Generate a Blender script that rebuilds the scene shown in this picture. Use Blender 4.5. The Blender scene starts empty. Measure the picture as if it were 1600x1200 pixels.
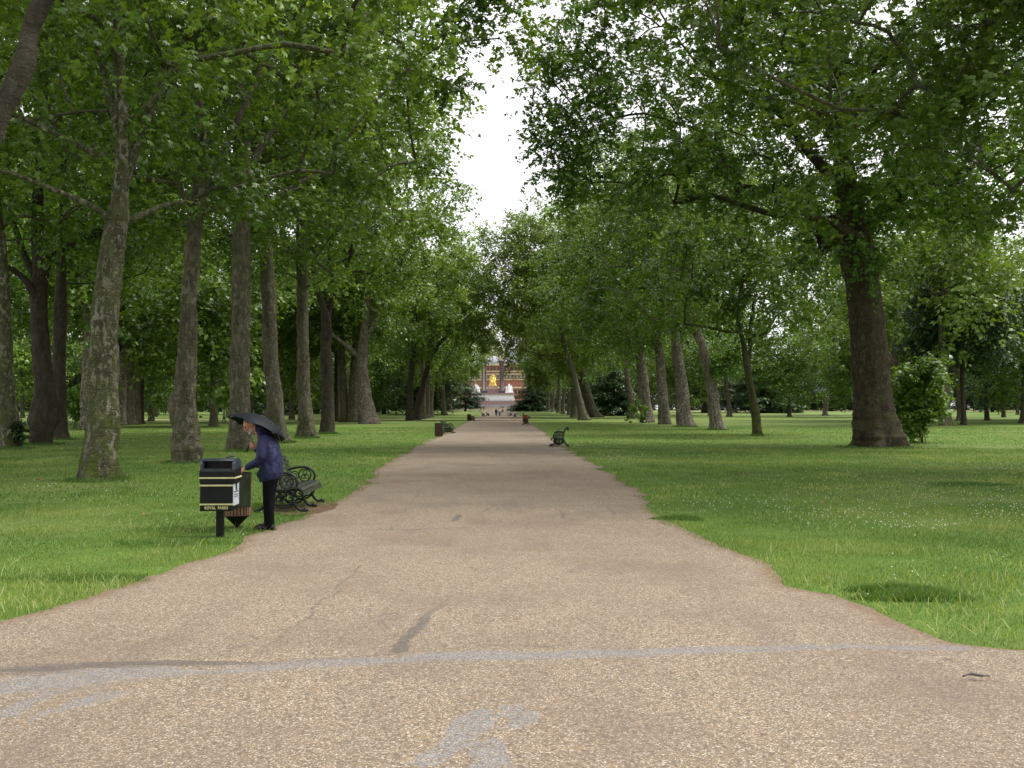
import bpy, bmesh, math, random
import numpy as np
from mathutils import Vector, Matrix, Euler, Quaternion
sc = bpy.context.scene
COL = sc.collection
R = math.radians
F = 1555.0; CX, CY = 800.0, 600.0
CAMZ = 1.8
# ---------------------------------------------------------------- camera
cam_d = bpy.data.cameras.new('camera'); cam = bpy.data.objects.new('camera', cam_d); COL.objects.link(cam)
cam_d.sensor_width = 36.0; cam_d.lens = 36.0*F/1600.0
cam_d.clip_start = 0.1; cam_d.clip_end = 3000
cam.location = (0, 0, CAMZ)
cam.rotation_euler = Euler((R(90)+math.atan(38/F), 0, -math.atan(22/F)), 'XYZ')
sc.camera = cam
CM = cam.rotation_euler.to_matrix()
# ---------------------------------------------------------------- light and sky
SUN_EL, SUN_AZ = 58.0, 75.0          # azimuth clockwise from +Y (the view direction): the brighter side is to the right
w = bpy.data.worlds.new('World'); sc.world = w; w.use_nodes = True
nt = w.node_tree; nt.nodes.clear()
wo = nt.nodes.new('ShaderNodeOutputWorld'); bg = nt.nodes.new('ShaderNodeBackground')
sk = nt.nodes.new('ShaderNodeTexSky'); sk.sky_type = 'NISHITA'; sk.sun_disc = False
sk.sun_elevation = R(SUN_EL); sk.sun_rotation = R(SUN_AZ); sk.dust_density = 6.0; sk.air_density = 1.2; sk.ozone_density = 1.0
hs = nt.nodes.new('ShaderNodeHueSaturation'); hs.inputs['Saturation'].default_value = 0.10
mx = nt.nodes.new('ShaderNodeMix'); mx.data_type = 'RGBA'; mx.inputs[0].default_value = 0.55
tc = nt.nodes.new('ShaderNodeTexCoord'); nz = nt.nodes.new('ShaderNodeTexNoise'); nz.inputs['Scale'].default_value = 2.2; nz.inputs['Detail'].default_value = 5
cr = nt.nodes.new('ShaderNodeValToRGB')
cr.color_ramp.elements[0].position = .3; cr.color_ramp.elements[0].color = (9.0, 9.1, 9.5, 1)
cr.color_ramp.elements[1].position = .75; cr.color_ramp.elements[1].color = (12.5, 12.4, 12.4, 1)
nt.links.new(tc.outputs['Generated'], nz.inputs['Vector']); nt.links.new(nz.outputs['Fac'], cr.inputs['Fac'])
nt.links.new(sk.outputs[0], hs.inputs['Color']); nt.links.new(hs.outputs[0], mx.inputs[6]); nt.links.new(cr.outputs[0], mx.inputs[7])
nt.links.new(mx.outputs[2], bg.inputs['Color']); bg.inputs['Strength'].default_value = 0.11
nt.links.new(bg.outputs[0], wo.inputs['Surface'])
sl = bpy.data.lights.new('sun', 'SUN'); sl.energy = 2.3; sl.angle = R(24); sl.color = (1, .96, .9)
so = bpy.data.objects.new('sun', sl); COL.objects.link(so)
sd = Vector((math.sin(R(SUN_AZ))*math.cos(R(SUN_EL)), math.cos(R(SUN_AZ))*math.cos(R(SUN_EL)), math.sin(R(SUN_EL))))
so.rotation_euler = (-sd).to_track_quat('-Z', 'Y').to_euler(); so.location = (60, 0, 80)
vs = sc.view_settings; vs.view_transform = 'Standard'; vs.look = 'None'; vs.gamma = 1; vs.exposure = 0.85
try: vs.use_curve_mapping = False
except Exception: pass
# ---------------------------------------------------------------- projection of a photo pixel to a place
def gz(Y):
    t = np.clip((np.asarray(Y, float)-225)/110, 0, 1)
    return 0.9*t*t*(3-2*t)
def ray(px, py):
    return CM @ Vector(((px-CX)/F, (CY-py)/F, -1.0))
def at(px, py, Y):                   # point at distance Y in front
    d = ray(px, py); t = Y/d.y
    return Vector((d.x*t, Y, CAMZ+d.z*t))
def ground(px, py):
    d = ray(px, py); Y = 50.0
    lo, hi = 2.0, 900.0
    for _ in range(50):
        m = (lo+hi)/2; p = at(px, py, m)
        if p.z > float(gz(m)): lo = m
        else: hi = m
    p = at(px, py, lo); p.z = float(gz(lo)); return p
# ---------------------------------------------------------------- helpers
def tag(o, label=None, cat=None, group=None, kind=None):
    if label: o['label'] = label
    if cat: o['category'] = cat
    if group: o['group'] = group
    if kind: o['kind'] = kind
    return o
def empty(name, loc, rz=0):
    o = bpy.data.objects.new(name, None); COL.objects.link(o); o.location = loc; o.rotation_euler = (0, 0, rz); o.empty_display_size = .3
    return o
def children(o): return [c for c in bpy.data.objects if c.parent == o]
def copy_tree(o, parent=None):
    c = o.copy(); COL.objects.link(c)
    if parent: c.parent = parent
    for ch in children(o): copy_tree(ch, c)
    return c
def hsh(i, j, k, s=0):
    n = (i.astype(np.int64)*73856093) ^ (j.astype(np.int64)*19349663) ^ (k.astype(np.int64)*83492791) ^ (s*2654435761)
    n = (n ^ (n >> 13))*1274126177 & 0x7fffffff
    n = (n ^ (n >> 16)) & 0xffffff
    return n/float(0xffffff)
def vn(P, s=0):                      # value noise in -1..1 at points P (n,3)
    P = np.asarray(P, float); I = np.floor(P).astype(np.int64); f = P-I; f = f*f*(3-2*f)
    x, y, z = f.T; i, j, k = I.T; r = 0
    for a in (0, 1):
        for b in (0, 1):
            for c in (0, 1):
                wgt = (x if a else 1-x)*(y if b else 1-y)*(z if c else 1-z)
                r = r+wgt*hsh(i+a, j+b, k+c, s)
    return r*2-1
def fbm(P, s=0, o=4):
    r = 0; a = 1; t = 0
    P = np.asarray(P, float)
    for q in range(o): r = r+a*vn(P*2**q+q*17.3, s+q); t += a; a *= .5
    return r/t
class MB:                            # collects shapes into ONE mesh
    def __init__(s): s.v = []; s.f = []; s.n = 0; s.smooth = []
    def add(s, v, f, smooth=True):
        s.v.append(np.asarray(v, float).reshape(-1, 3)); 
        s.f += [tuple(int(i)+s.n for i in q) for q in f]; s.smooth += [smooth]*len(f); s.n += len(s.v[-1])
    def grid(s, rings, close=True, caps=True, smooth=True):   # rings (m,k,3)
        r = np.asarray(rings, float); m, k, _ = r.shape; f = []
        for i in range(m-1):
            for j in range(k if close else k-1):
                a = i*k+j; b = i*k+(j+1) % k; f.append((a, b, b+k, a+k))
        if caps and close: f.append(tuple(range(k-1, -1, -1))); f.append(tuple((m-1)*k+j for j in range(k)))
        s.add(r.reshape(-1, 3), f, smooth)
    def tube(s, pts, rad, n=8, caps=True, smooth=True, flat=None):
        p = np.asarray(pts, float); m = len(p)
        rad = np.full(m, rad) if np.isscalar(rad) else np.asarray(rad, float)
        t = np.gradient(p, axis=0); t /= np.linalg.norm(t, axis=1)[:, None]+1e-9
        up = np.array([0, 0, 1.]) if abs(t[0][2]) < .9 else np.array([1., 0, 0])
        a = np.cross(t[0], up); a /= np.linalg.norm(a); rings = []
        th = np.linspace(0, 2*math.pi, n, endpoint=False)
        for i in range(m):
            a = a-t[i]*np.dot(a, t[i]); a /= np.linalg.norm(a)+1e-9; b = np.cross(t[i], a)
            rings.append(p[i]+rad[i]*(np.cos(th)[:, None]*a+np.sin(th)[:, None]*b))
        s.grid(rings, True, caps, smooth)
    def box(s, c, d, rot=None):
        c = np.array(c, float); h = np.array(d, float)/2
        v = np.array([(x, y, z) for x in (-1, 1) for y in (-1, 1) for z in (-1, 1)])*h
        if rot is not None: v = v @ np.array(rot.to_matrix() if hasattr(rot, 'to_matrix') else rot).T
        s.add(v+c, [(0, 1, 3, 2), (4, 6, 7, 5), (0, 4, 5, 1), (2, 3, 7, 6), (0, 2, 6, 4), (1, 5, 7, 3)], False)
    def ball(s, c, r, n=12, m=8, rot=None):
        r = np.array([r]*3 if np.isscalar(r) else r, float); rings = []
        for i in range(m+1):
            ph = -math.pi/2+math.pi*(i+.02)/(m+.04); th = np.linspace(0, 2*math.pi, n, endpoint=False)
            q = np.stack([np.cos(ph)*np.cos(th), np.cos(ph)*np.sin(th), np.full(n, math.sin(ph))], 1)*r
            if rot is not None: q = q @ np.array(rot).T
            rings.append(q+np.array(c, float))
        s.grid(rings)
    def lathe(s, prof, c=(0, 0, 0), n=24, caps=True, smooth=True):
        th = np.linspace(0, 2*math.pi, n, endpoint=False)
        s.grid([np.stack([c[0]+r*np.cos(th), c[1]+r*np.sin(th), np.full(n, c[2]+z)], 1) for r, z in prof], True, caps, smooth)
    def prism(s, poly, y0, y1):      # polygon in x,z extruded along y
        k = len(poly); v = [(x, y0, z) for x, z in poly]+[(x, y1, z) for x, z in poly]
        f = [tuple(range(k)), tuple(range(2*k-1, k-1, -1))]+[(i, i+k, (i+1) % k+k, (i+1) % k) for i in range(k)]
        s.add(v, f, False)
    def mesh(s, name):
        me = bpy.data.meshes.new(name); V = np.concatenate(s.v)
        me.from_pydata(V.tolist(), [], s.f); me.polygons.foreach_set('use_smooth', s.smooth); me.update(); return me
    def build(s, name, m, parent=None, loc=None):
        me = s.mesh(name); o = bpy.data.objects.new(name, me); COL.objects.link(o)
        if m: me.materials.append(m)
        if parent: o.parent = parent
        if loc is not None: o.location = loc
        return o
def fast_mesh(name, V, Fq, k, tint=None, smooth=False):      # faces all with k corners, numpy
    me = bpy.data.meshes.new(name); n = len(Fq)
    me.vertices.add(len(V)); me.vertices.foreach_set('co', np.ascontiguousarray(V, np.float32).ravel())
    me.loops.add(n*k); me.loops.foreach_set('vertex_index', np.ascontiguousarray(Fq, np.int32).ravel())
    me.polygons.add(n); me.polygons.foreach_set('loop_start', np.arange(0, n*k, k, dtype=np.int32))
    try: me.polygons.foreach_set('loop_total', np.full(n, k, np.int32))
    except Exception: pass
    if tint is not None:
        a = me.attributes.new('tint', 'FLOAT', 'FACE'); a.data.foreach_set('value', np.ascontiguousarray(tint, np.float32))
    me.update(calc_edges=True)
    if smooth: me.polygons.foreach_set('use_smooth', np.ones(n, bool))
    return me
def link(name, me, m, parent=None, loc=None):
    o = bpy.data.objects.new(name, me); COL.objects.link(o)
    if m and not me.materials: me.materials.append(m)
    if parent: o.parent = parent
    if loc is not None: o.location = loc
    return o
def cr_pts(P, n):                    # Catmull-Rom through P (m,d)
    P = np.asarray(P, float); m = len(P); Q = np.vstack([2*P[0]-P[1], P, 2*P[-1]-P[-2]])
    out = []
    for i in range(m-1):
        a, b, c, d = Q[i:i+4]
        for t in np.linspace(0, 1, n, endpoint=False):
            out.append(.5*((2*b)+(-a+c)*t+(2*a-5*b+4*c-d)*t*t+(-a+3*b-3*c+d)*t**3))
    out.append(P[-1]); return np.array(out)
# ---------------------------------------------------------------- materials
class NT:
    def __init__(s, name):
        s.m = bpy.data.materials.new(name); s.m.use_nodes = True; s.t = s.m.node_tree; s.t.nodes.clear()
        s.o = s.t.nodes.new('ShaderNodeOutputMaterial')
    def n(s, ty, _p=None, **kw):
        x = s.t.nodes.new('ShaderNode'+ty)
        for k, v in (_p or {}).items(): setattr(x, k, v)
        for k, v in kw.items():
            i = int(k[1:]) if k[0] == 'i' and k[1:].isdigit() else k.replace('_', ' ')
            s.set(x.inputs[i], v)
        return x
    def set(s, inp, v):
        if isinstance(v, bpy.types.NodeSocket): s.t.links.new(v, inp)
        elif isinstance(v, bpy.types.Node): s.t.links.new(v.outputs[0], inp)
        else: inp.default_value = v
    def mix(s, f, a, b, bl='MIX'):
        x = s.t.nodes.new('ShaderNodeMix'); x.data_type = 'RGBA'; x.blend_type = bl
        s.set(x.inputs[0], f)
        for i, v in ((6, a), (7, b)):
            if isinstance(v, tuple) and len(v) == 3: v = v+(1,)
            s.set(x.inputs[i], v)
        return x.outputs[2]
    def ramp(s, f, p0, p1, v0=0., v1=1.):
        x = s.t.nodes.new('ShaderNodeMapRange'); x.interpolation_type = 'SMOOTHSTEP'
        for i, v in enumerate((f, p0, p1, v0, v1)): s.set(x.inputs[i], v)
        return x.outputs[0]
    def math(s, op, a, b=0.):
        x = s.t.nodes.new('ShaderNodeMath'); x.operation = op; s.set(x.inputs[0], a); s.set(x.inputs[1], b); return x.outputs[0]
    def noise(s, vec, scale, detail=4, rough=.55, out=0):
        x = s.n('TexNoise', Vector=vec, Scale=scale, Detail=detail, Roughness=rough); return x.outputs[out]
    def scaled(s, vec, sc_, loc=(0, 0, 0)):
        x = s.n('Mapping', Vector=vec, Scale=sc_, Location=loc); return x.outputs[0]
    def attr(s, name):
        x = s.t.nodes.new('ShaderNodeAttribute'); x.attribute_name = name; return x.outputs['Fac']
    def finish(s, col, rough=.8, spec=.3, bump=None, dist=.01, metal=0., bstr=1.0):
        p = s.n('BsdfPrincipled', Base_Color=col if not isinstance(col, tuple) or len(col) == 4 else col+(1,), Roughness=rough, Metallic=metal)
        p.inputs['Specular IOR Level'].default_value = spec
        if bump is not None:
            b = s.n('Bump', Height=bump, Distance=dist, Strength=bstr); s.t.links.new(b.outputs[0], p.inputs['Normal'])
        s.t.links.new(p.outputs[0], s.o.inputs[0]); return s.m
def obj_co(t): return t.n('TexCoord').outputs['Object']
def geo_co(t): return t.n('NewGeometry').outputs['Position']
def simple(name, col, rough=.6, spec=.4, metal=0., var=.25, scale=8, bump=.0):
    t = NT(name); c = obj_co(t); nz = t.noise(c, scale, 5)
    dark = tuple(x*(1-var) for x in col); lite = tuple(min(1, x*(1+var)) for x in col)
    m = t.mix(t.ramp(nz, .3, .7), dark, lite)
    return t.finish(m, t.ramp(t.noise(c, scale*3, 3), .2, .8, rough-.1, min(1, rough+.1)), spec, bump=nz if bump else None, dist=bump or .01, metal=metal)
def bark_mat(name, dark=(.075, .062, .046), light=(.20, .185, .14), patch=.42, moss=.35, scale=1.0):
    t = NT(name); c = obj_co(t); rnd = t.n('ObjectInfo').outputs['Random']
    sh = t.n('CombineXYZ', X=t.math('MULTIPLY', rnd, 31.), Y=t.math('MULTIPLY', rnd, 57.), Z=0.)
    v = t.n('VectorMath', {'operation': 'ADD'}, i0=c, i1=sh).outputs[0]
    vs_ = t.scaled(v, (1, 1, .55))
    base = t.mix(t.ramp(t.noise(vs_, 3.5*scale, 7, .65), .35, .65), dark, tuple(x*1.75 for x in dark))
    pat = t.noise(vs_, 7.5*scale, 3, .5)
    patf = t.ramp(pat, .50+(.5-patch)*.35, .54+(.5-patch)*.35)
    broad = t.ramp(t.noise(v, 1.1*scale, 2), .38, .62)
    base = t.mix(t.math('MULTIPLY', patf, t.math('ADD', t.math('MULTIPLY', broad, .65), .2)), base, light)
    st = t.ramp(t.noise(t.scaled(v, (1, 1, .22)), 2.6*scale, 6, .7), .50, .64)
    base = t.mix(t.math('MULTIPLY', st, .45), base, tuple(x*.42 for x in dark))
    sp = t.ramp(t.noise(v, 20*scale, 3), .60, .66)
    base = t.mix(t.math('MULTIPLY', sp, .6), base, tuple(x*1.3 for x in light))
    if moss > 0:
        z = t.n('SeparateXYZ', Vector=c).outputs[2]
        mf = t.math('MULTIPLY', t.ramp(t.noise(v, 2.3*scale, 5), .40, .62), t.math('ADD', t.ramp(z, 3.5, 0., 0., moss), moss*.35))
        base = t.mix(mf, base, (.075, .095, .022))
    hor = t.noise(t.scaled(v, (2.5, 2.5, 9)), 1.6*scale, 6, .7)
    h = t.math('ADD', t.math('MULTIPLY', hor, 1.0), t.math('ADD', t.math('MULTIPLY', patf, -.25), t.math('MULTIPLY', t.noise(v, 22*scale, 4), .35)))
    return t.finish(base, .93, .15, bump=h, dist=.09)
def leaf_mat(name, dark, mid, light, trans=.30, rough=.42, hue=.0, tr_gain=1.0):
    t = NT(name); ti = t.attr('tint'); rnd = t.n('ObjectInfo').outputs['Random']
    c = t.mix(t.ramp(ti, 0., .5), dark, mid); c = t.mix(t.ramp(ti, .55, 1.), c, light)
    vshift = t.ramp(rnd, 0., 1., .86, 1.18)
    hn = t.n('HueSaturation', Color=c, Value=vshift, Hue=t.ramp(t.math('FRACT', t.math('MULTIPLY', rnd, 7.13)), 0., 1., .494-hue, .507-hue)); c = hn.outputs[0]
    p = t.n('BsdfPrincipled', Base_Color=c, Roughness=rough); p.inputs['Specular IOR Level'].default_value = .5
    tr = t.n('BsdfTranslucent', Color=t.mix(1., c, (1.5*tr_gain, 1.35*tr_gain, .55*tr_gain), 'MULTIPLY'))
    mxs = t.n('MixShader', Fac=trans, i1=p.outputs[0], i2=tr.outputs[0])
    t.t.links.new(mxs.outputs[0], t.o.inputs[0]); return t.m
LEAF = leaf_mat('plane_leaf', (.046, .100, .012), (.106, .192, .021), (.20, .29, .048))
LEAF_L = leaf_mat('plane_leaf_light', (.072, .126, .018), (.130, .214, .030), (.215, .30, .06))
LEAF_D = leaf_mat('dark_leaf', (.022, .048, .014), (.038, .078, .022), (.066, .115, .032), trans=.25)
LEAF_C = leaf_mat('cedar_leaf', (.022, .042, .024), (.036, .066, .038), (.058, .094, .054), trans=.15)
LEAF_P = leaf_mat('copper_leaf', (.03, .014, .018), (.05, .024, .028), (.07, .04, .04), trans=.2)
LEAF_B = leaf_mat('bright_leaf', (.06, .13, .015), (.11, .21, .022), (.17, .30, .035))
BARK = bark_mat('plane_bark', (.072, .065, .045), (.205, .195, .145), .44, .35); BARK_P = bark_mat('plane_bark_pale', (.058, .057, .032), (.27, .26, .20), .44, .9)
BARK_S = bark_mat('plane_bark_spotted', (.085, .070, .055), (.30, .275, .22), .50, .1)
BARK_D = bark_mat('dark_bark', (.040, .034, .026), (.085, .075, .058), .25, .2)
BARK_M = bark_mat('mossy_bark', (.045, .042, .022), (.09, .09, .05), .35, 1.2)
# ---------------------------------------------------------------- ground, path
PL = [(-20, 6.35), (-9, 6.9), (-6, 7.5)]          # left edge in metres (x, Y) near the camera
for px, py in [(0, 975), (120, 938), (250, 897), (335, 870), (372, 850), (395, 836), (470, 808), (520, 785), (572, 762), (583, 740), (620, 715), (662, 693), (700, 675), (722, 664), (737, 656), (747, 651)]:
    p = ground(px, py); PL.append((p.x, p.y))
PL += [(-5.2, 400), (-5.2, 600)]
PR = [(20, 6.85), (9, 7.05), (5.5, 7.15)]
for px, py in [(1590, 1018), (1500, 1008), (1430, 985), (1370, 958), (1310, 932), (1235, 918), (1220, 895), (1180, 874), (1110, 845), (1040, 814), (1015, 795), (1008, 775), (960, 748), (935, 728), (895, 706), (868, 690), (846, 672), (828, 661), (817, 652), (810, 649)]:
    p = ground(px, py); PR.append((p.x, p.y))
PR += [(5.2, 400), (5.2, 600)]
PL = np.array(PL); PR = np.array(PR)
def edge(E, Y, s):
    Y = np.asarray(Y, float); x = np.interp(Y, E[:, 1], E[:, 0])
    P = np.stack([Y*1.3, Y*0+s, Y*0], 1) if Y.ndim else np.array([[float(Y)*1.3, s, 0]])
    j = fbm(P, 5, 4)*np.clip(Y/90, .07, .4)+vn(P*6, 9)*.025
    return x+(j if Y.ndim else j[0])
def on_path(x, Y):
    return (Y < 6.2) | ((x > edge(PL, Y, 3.)) & (x < edge(PR, Y, 8.)))
# sheet of lawn reaching the horizon
def sheet(name, xs, ys, dz, m, attrs=None):
    X, Y = np.meshgrid(xs, ys); Z = gz(Y)+dz
    V = np.stack([X, Y, Z], -1).reshape(-1, 3); nx = len(xs); ny = len(ys)
    a = (np.arange(ny-1)[:, None]*nx+np.arange(nx-1)[None]).ravel(); Fq = np.stack([a, a+1, a+nx+1, a+nx], 1)
    me = fast_mesh(name, V, Fq, 4, smooth=True); o = link(name, me, m); return o
t = NT('lawn'); c = geo_co(t)
g1 = t.noise(c, .16, 4); g2 = t.noise(c, 1.1, 5, .6); g3 = t.noise(c, 26, 4, .7)
col = t.mix(t.ramp(g2, .32, .68), (.078, .140, .018), (.118, .190, .030))
col = t.mix(t.math('MULTIPLY', t.ramp(g1, .45, .68), .55), col, (.185, .205, .070))
col = t.mix(t.math('MULTIPLY', t.ramp(g3, .38, .7), .55), col, (.028, .06, .012))
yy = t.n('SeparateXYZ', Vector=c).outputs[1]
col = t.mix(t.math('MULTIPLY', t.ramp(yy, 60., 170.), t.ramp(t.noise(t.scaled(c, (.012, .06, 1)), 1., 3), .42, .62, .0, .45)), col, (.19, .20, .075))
LAWN = t.finish(col, .9, .15, bump=t.math('ADD', g3, t.math('MULTIPLY', g2, .6)), dist=.03)
ys_ = np.concatenate([np.linspace(-40, 200, 25), np.linspace(210, 350, 29), np.linspace(400, 1800, 12)])
o = sheet('lawn', np.linspace(-1400, 1400, 57), ys_, 0, LAWN); tag(o, kind='structure')
# path
rows = [-8.0]
while rows[-1] < 600: rows.append(rows[-1]+(0.035 if 4.4 < rows[-1] < 9 else max(.05, abs(rows[-1])*.006 if rows[-1] > 4.4 else .4)))
rows = np.array(rows)
xl = edge(PL, np.maximum(rows, 6.0), 3.); xr = edge(PR, np.maximum(rows, 6.0), 8.)
xl[rows < 6.36] = -20; xr[rows < 6.86] = 20
U = np.linspace(0, 1, 401); U = .5+np.sign(U-.5)*np.abs(2*U-1)**1.35*.5
X = xl[:, None]+(xr-xl)[:, None]*U[None]; Y = np.repeat(rows[:, None], len(U), 1)
V = np.stack([X, Y, gz(Y)+.012], -1)
inner = (U > 0.02) & (U < .98)
P2 = V.reshape(-1, 3)
ed = np.minimum(X-xl[:, None], xr[:, None]-X).ravel(); ed = np.where(Y.ravel() < 6.3, 3, ed)
def strokes(lines):
    """how strongly worn streaks given as photo pixels (px, py, half width m, strength) cover each point"""
    out = np.zeros(len(P2)); near = np.where((P2[:, 1] > 4) & (P2[:, 1] < 60))[0]; Q = P2[near, :2]
    wob = np.stack([fbm(np.c_[Q*3, Q[:, 0]*0], 21), fbm(np.c_[Q*3, Q[:, 0]*0], 33)], 1)*.07+np.stack([vn(np.c_[Q*14, Q[:, 0]*0], 3), vn(np.c_[Q*14, Q[:, 0]*0], 4)], 1)*.018
    for L in lines:
        g = [(ground(a, b), w_, s_) for a, b, w_, s_ in L]
        for (p, w0, s0), (q, w1, s1) in zip(g[:-1], g[1:]):
            a = np.array([p.x, p.y]); b = np.array([q.x, q.y]); d = b-a
            D = Q+wob-a; tt = np.clip((D @ d)/(d @ d), 0, 1); r = np.linalg.norm(D-tt[:, None]*d, axis=1)
            ww = w0+(w1-w0)*tt; ss = s0+(s1-s0)*tt
            out[near] = np.maximum(out[near], ss*np.clip((ww-r)/(.35*ww+.01)+.5, 0, 1))
    return out
seam = strokes([[(a, b, w_*1.55, s_) for a, b, w_, s_ in L] for L in [
    [(0, 1075, .14, .9), (120, 1062, .13, 1), (230, 1052, .10, .9), (330, 1054, .03, .7), (400, 1047, .055, 1), (480, 1042, .07, 1), (560, 1036, .08, 1), (620, 1036, .04, .7), (680, 1028, .09, 1), (760, 1026, .09, 1), (850, 1026, .08, 1), (950, 1023, .075, 1), (1050, 1020, .07, 1), (1130, 1018, .06, .9), (1230, 1014, .06, .8), (1350, 1012, .05, .8), (1500, 1014, .05, .8)],
    [(0, 1120, .05, .7), (60, 1095, .05, .8), (130, 1070, .06, .8)], [(0, 1145, .02, .5), (90, 1112, .03, .7), (170, 1090, .06, .8), (110, 1104, .03, .6)],
    [(670, 1198, .05, .7), (715, 1160, .06, .9), (750, 1120, .07, .9), (760, 1110, .03, .7)], [(800, 1105, .05, .7), (815, 1125, .07, .9), (800, 1140, .04, .7)],
    [(770, 1198, .07, .8), (765, 1165, .06, .7)], [(360, 1072, .01, .6), (385, 1050, .03, .8)]]])
dark = strokes([
    [(0, 1054, .09, 1.2), (120, 1044, .10, 1.2), (220, 1040, .08, 1.1), (300, 1038, .06, 1), (400, 1040, .04, .8), (560, 1030, .03, .5), (640, 1022, .03, .6)],
    [(622, 1020, .07, .9), (645, 995, .05, .9), (665, 970, .06, .7), (690, 945, .04, .4), (710, 915, .03, .2)],
    [(395, 1030, .02, .6), (440, 1000, .015, .7), (480, 965, .02, .8), (520, 930, .015, .7), (560, 885, .02, .6)],
    [(630, 1052, .03, .7), (680, 1035, .04, .8)], [(705, 815, .06, .8), (720, 806, .06, .8)], [(755, 800, .06, .5), (765, 795, .06, .5)],
    [(515, 832, .04, .7), (560, 829, .03, .5), (640, 829, .04, .9), (730, 825, .03, .6)], [(870, 795, .03, .5), (885, 812, .03, .7), (1000, 812, .03, .4)],
    [(940, 785, .04, .4), (960, 806, .05, .5)], [(610, 830, .02, .5), (640, 790, .02, .5), (660, 760, .03, .4)], [(890, 895, .09, .45), (915, 885, .08, .4)],
    [(760, 1010, .05, .5), (850, 1012, .05, .4), (950, 1005, .04, .3)], [(340, 1022, .04, .5), (380, 1010, .05, .5)]])
me = fast_mesh('path', P2, (lambda a, nx: np.stack([a, a+1, a+nx+1, a+nx], 1))((np.arange(len(rows)-1)[:, None]*len(U)+np.arange(len(U)-1)[None]).ravel(), len(U)), 4, smooth=True)
for nm, arr in (('edge_dist', ed), ('seam', seam), ('streak', dark)):
    a = me.attributes.new(nm, 'FLOAT', 'POINT'); a.data.foreach_set('value', arr.astype(np.float32))
t = NT('bonded_gravel'); c = geo_co(t)
vo = t.n('TexVoronoi', {'feature': 'F1'}, Vector=c, Scale=125.)
vc = t.n('SeparateColor', Color=vo.outputs['Color']).outputs[0]
vo2 = t.n('TexVoronoi', {'feature': 'F1'}, Vector=c, Scale=42.); vc2 = t.n('SeparateColor', Color=vo2.outputs['Color']).outputs[1]
col = t.mix(t.ramp(vc, .1, .6), (.122, .094, .062), (.256, .204, .142))
col = t.mix(t.math('MULTIPLY', t.ramp(vc, .84, .90), .9), col, (.60, .53, .43))
col = t.mix(t.math('MULTIPLY', t.ramp(vc2, .78, .9), .32), col, (.35, .235, .13))
col = t.mix(t.math('MULTIPLY', t.ramp(vc2, .16, .1), .6), col, (.10, .075, .06))
m1 = t.noise(c, .5, 5, .6); m2 = t.noise(t.scaled(c, (1.0, .25, 1)), 1.7, 5, .6)
col = t.mix(t.math('MULTIPLY', t.ramp(m1, .42, .66), .42), col, (.135, .102, .078))
col = t.mix(t.math('MULTIPLY', t.ramp(m2, .48, .72), .36), col, (.12, .10, .085))
gap = t.ramp(vo.outputs['Distance'], .25, .62)
col = t.mix(t.math('MULTIPLY', gap, .38), col, (.10, .07, .05))
fn = t.noise(c, 45, 3, .7)
stone = t.math('MULTIPLY', t.attr('seam'), t.ramp(t.noise(c, 22, 5, .75), .38, .56, .30, 1.))
col = t.mix(t.ramp(stone, .22, .55, 0., .86), col, t.mix(t.ramp(vc, .1, .9), (.112, .103, .097), (.238, .224, .214)))
dk = t.math('MULTIPLY', t.attr('streak'), t.ramp(fn, .25, .5, .4, 1.))
col = t.mix(t.ramp(dk, .15, .8, 0., .70), col, (.075, .066, .062))
e = t.math('ADD', t.attr('edge_dist'), t.math('MULTIPLY', t.math('SUBTRACT', t.noise(c, 3.2, 5, .7), .5), .55))
col = t.mix(t.ramp(e, .24, .02, 0., .7), col, t.mix(t.ramp(fn, .4, .6), (.105, .062, .038), (.20, .135, .085)))
PATHM = t.finish(col, .85, .25, bump=t.math('SUBTRACT', 1., vo.outputs['Distance']), dist=.006, bstr=.7)
o = link('path', me, PATHM); tag(o, kind='structure')
# dry far tracks crossing the park
t = NT('dry_track'); c = geo_co(t)
TRACK = t.finish(t.mix(t.ramp(t.noise(t.scaled(c, (.05, .5, 1)), 1.2, 4), .4, .6), (.21, .20, .09), (.33, .28, .18)), .95, .1)
o = sheet('distant_track', np.linspace(-150, -9, 50), np.linspace(152, 166, 6), .02, TRACK); tag(o, kind='structure')
o = sheet('distant_gravel_walk', np.linspace(14, 420, 50), np.linspace(322, 372, 8), .02, simple('dry_walk', (.30, .22, .16), .95, .1, scale=.3)); tag(o, kind='structure')
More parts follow.
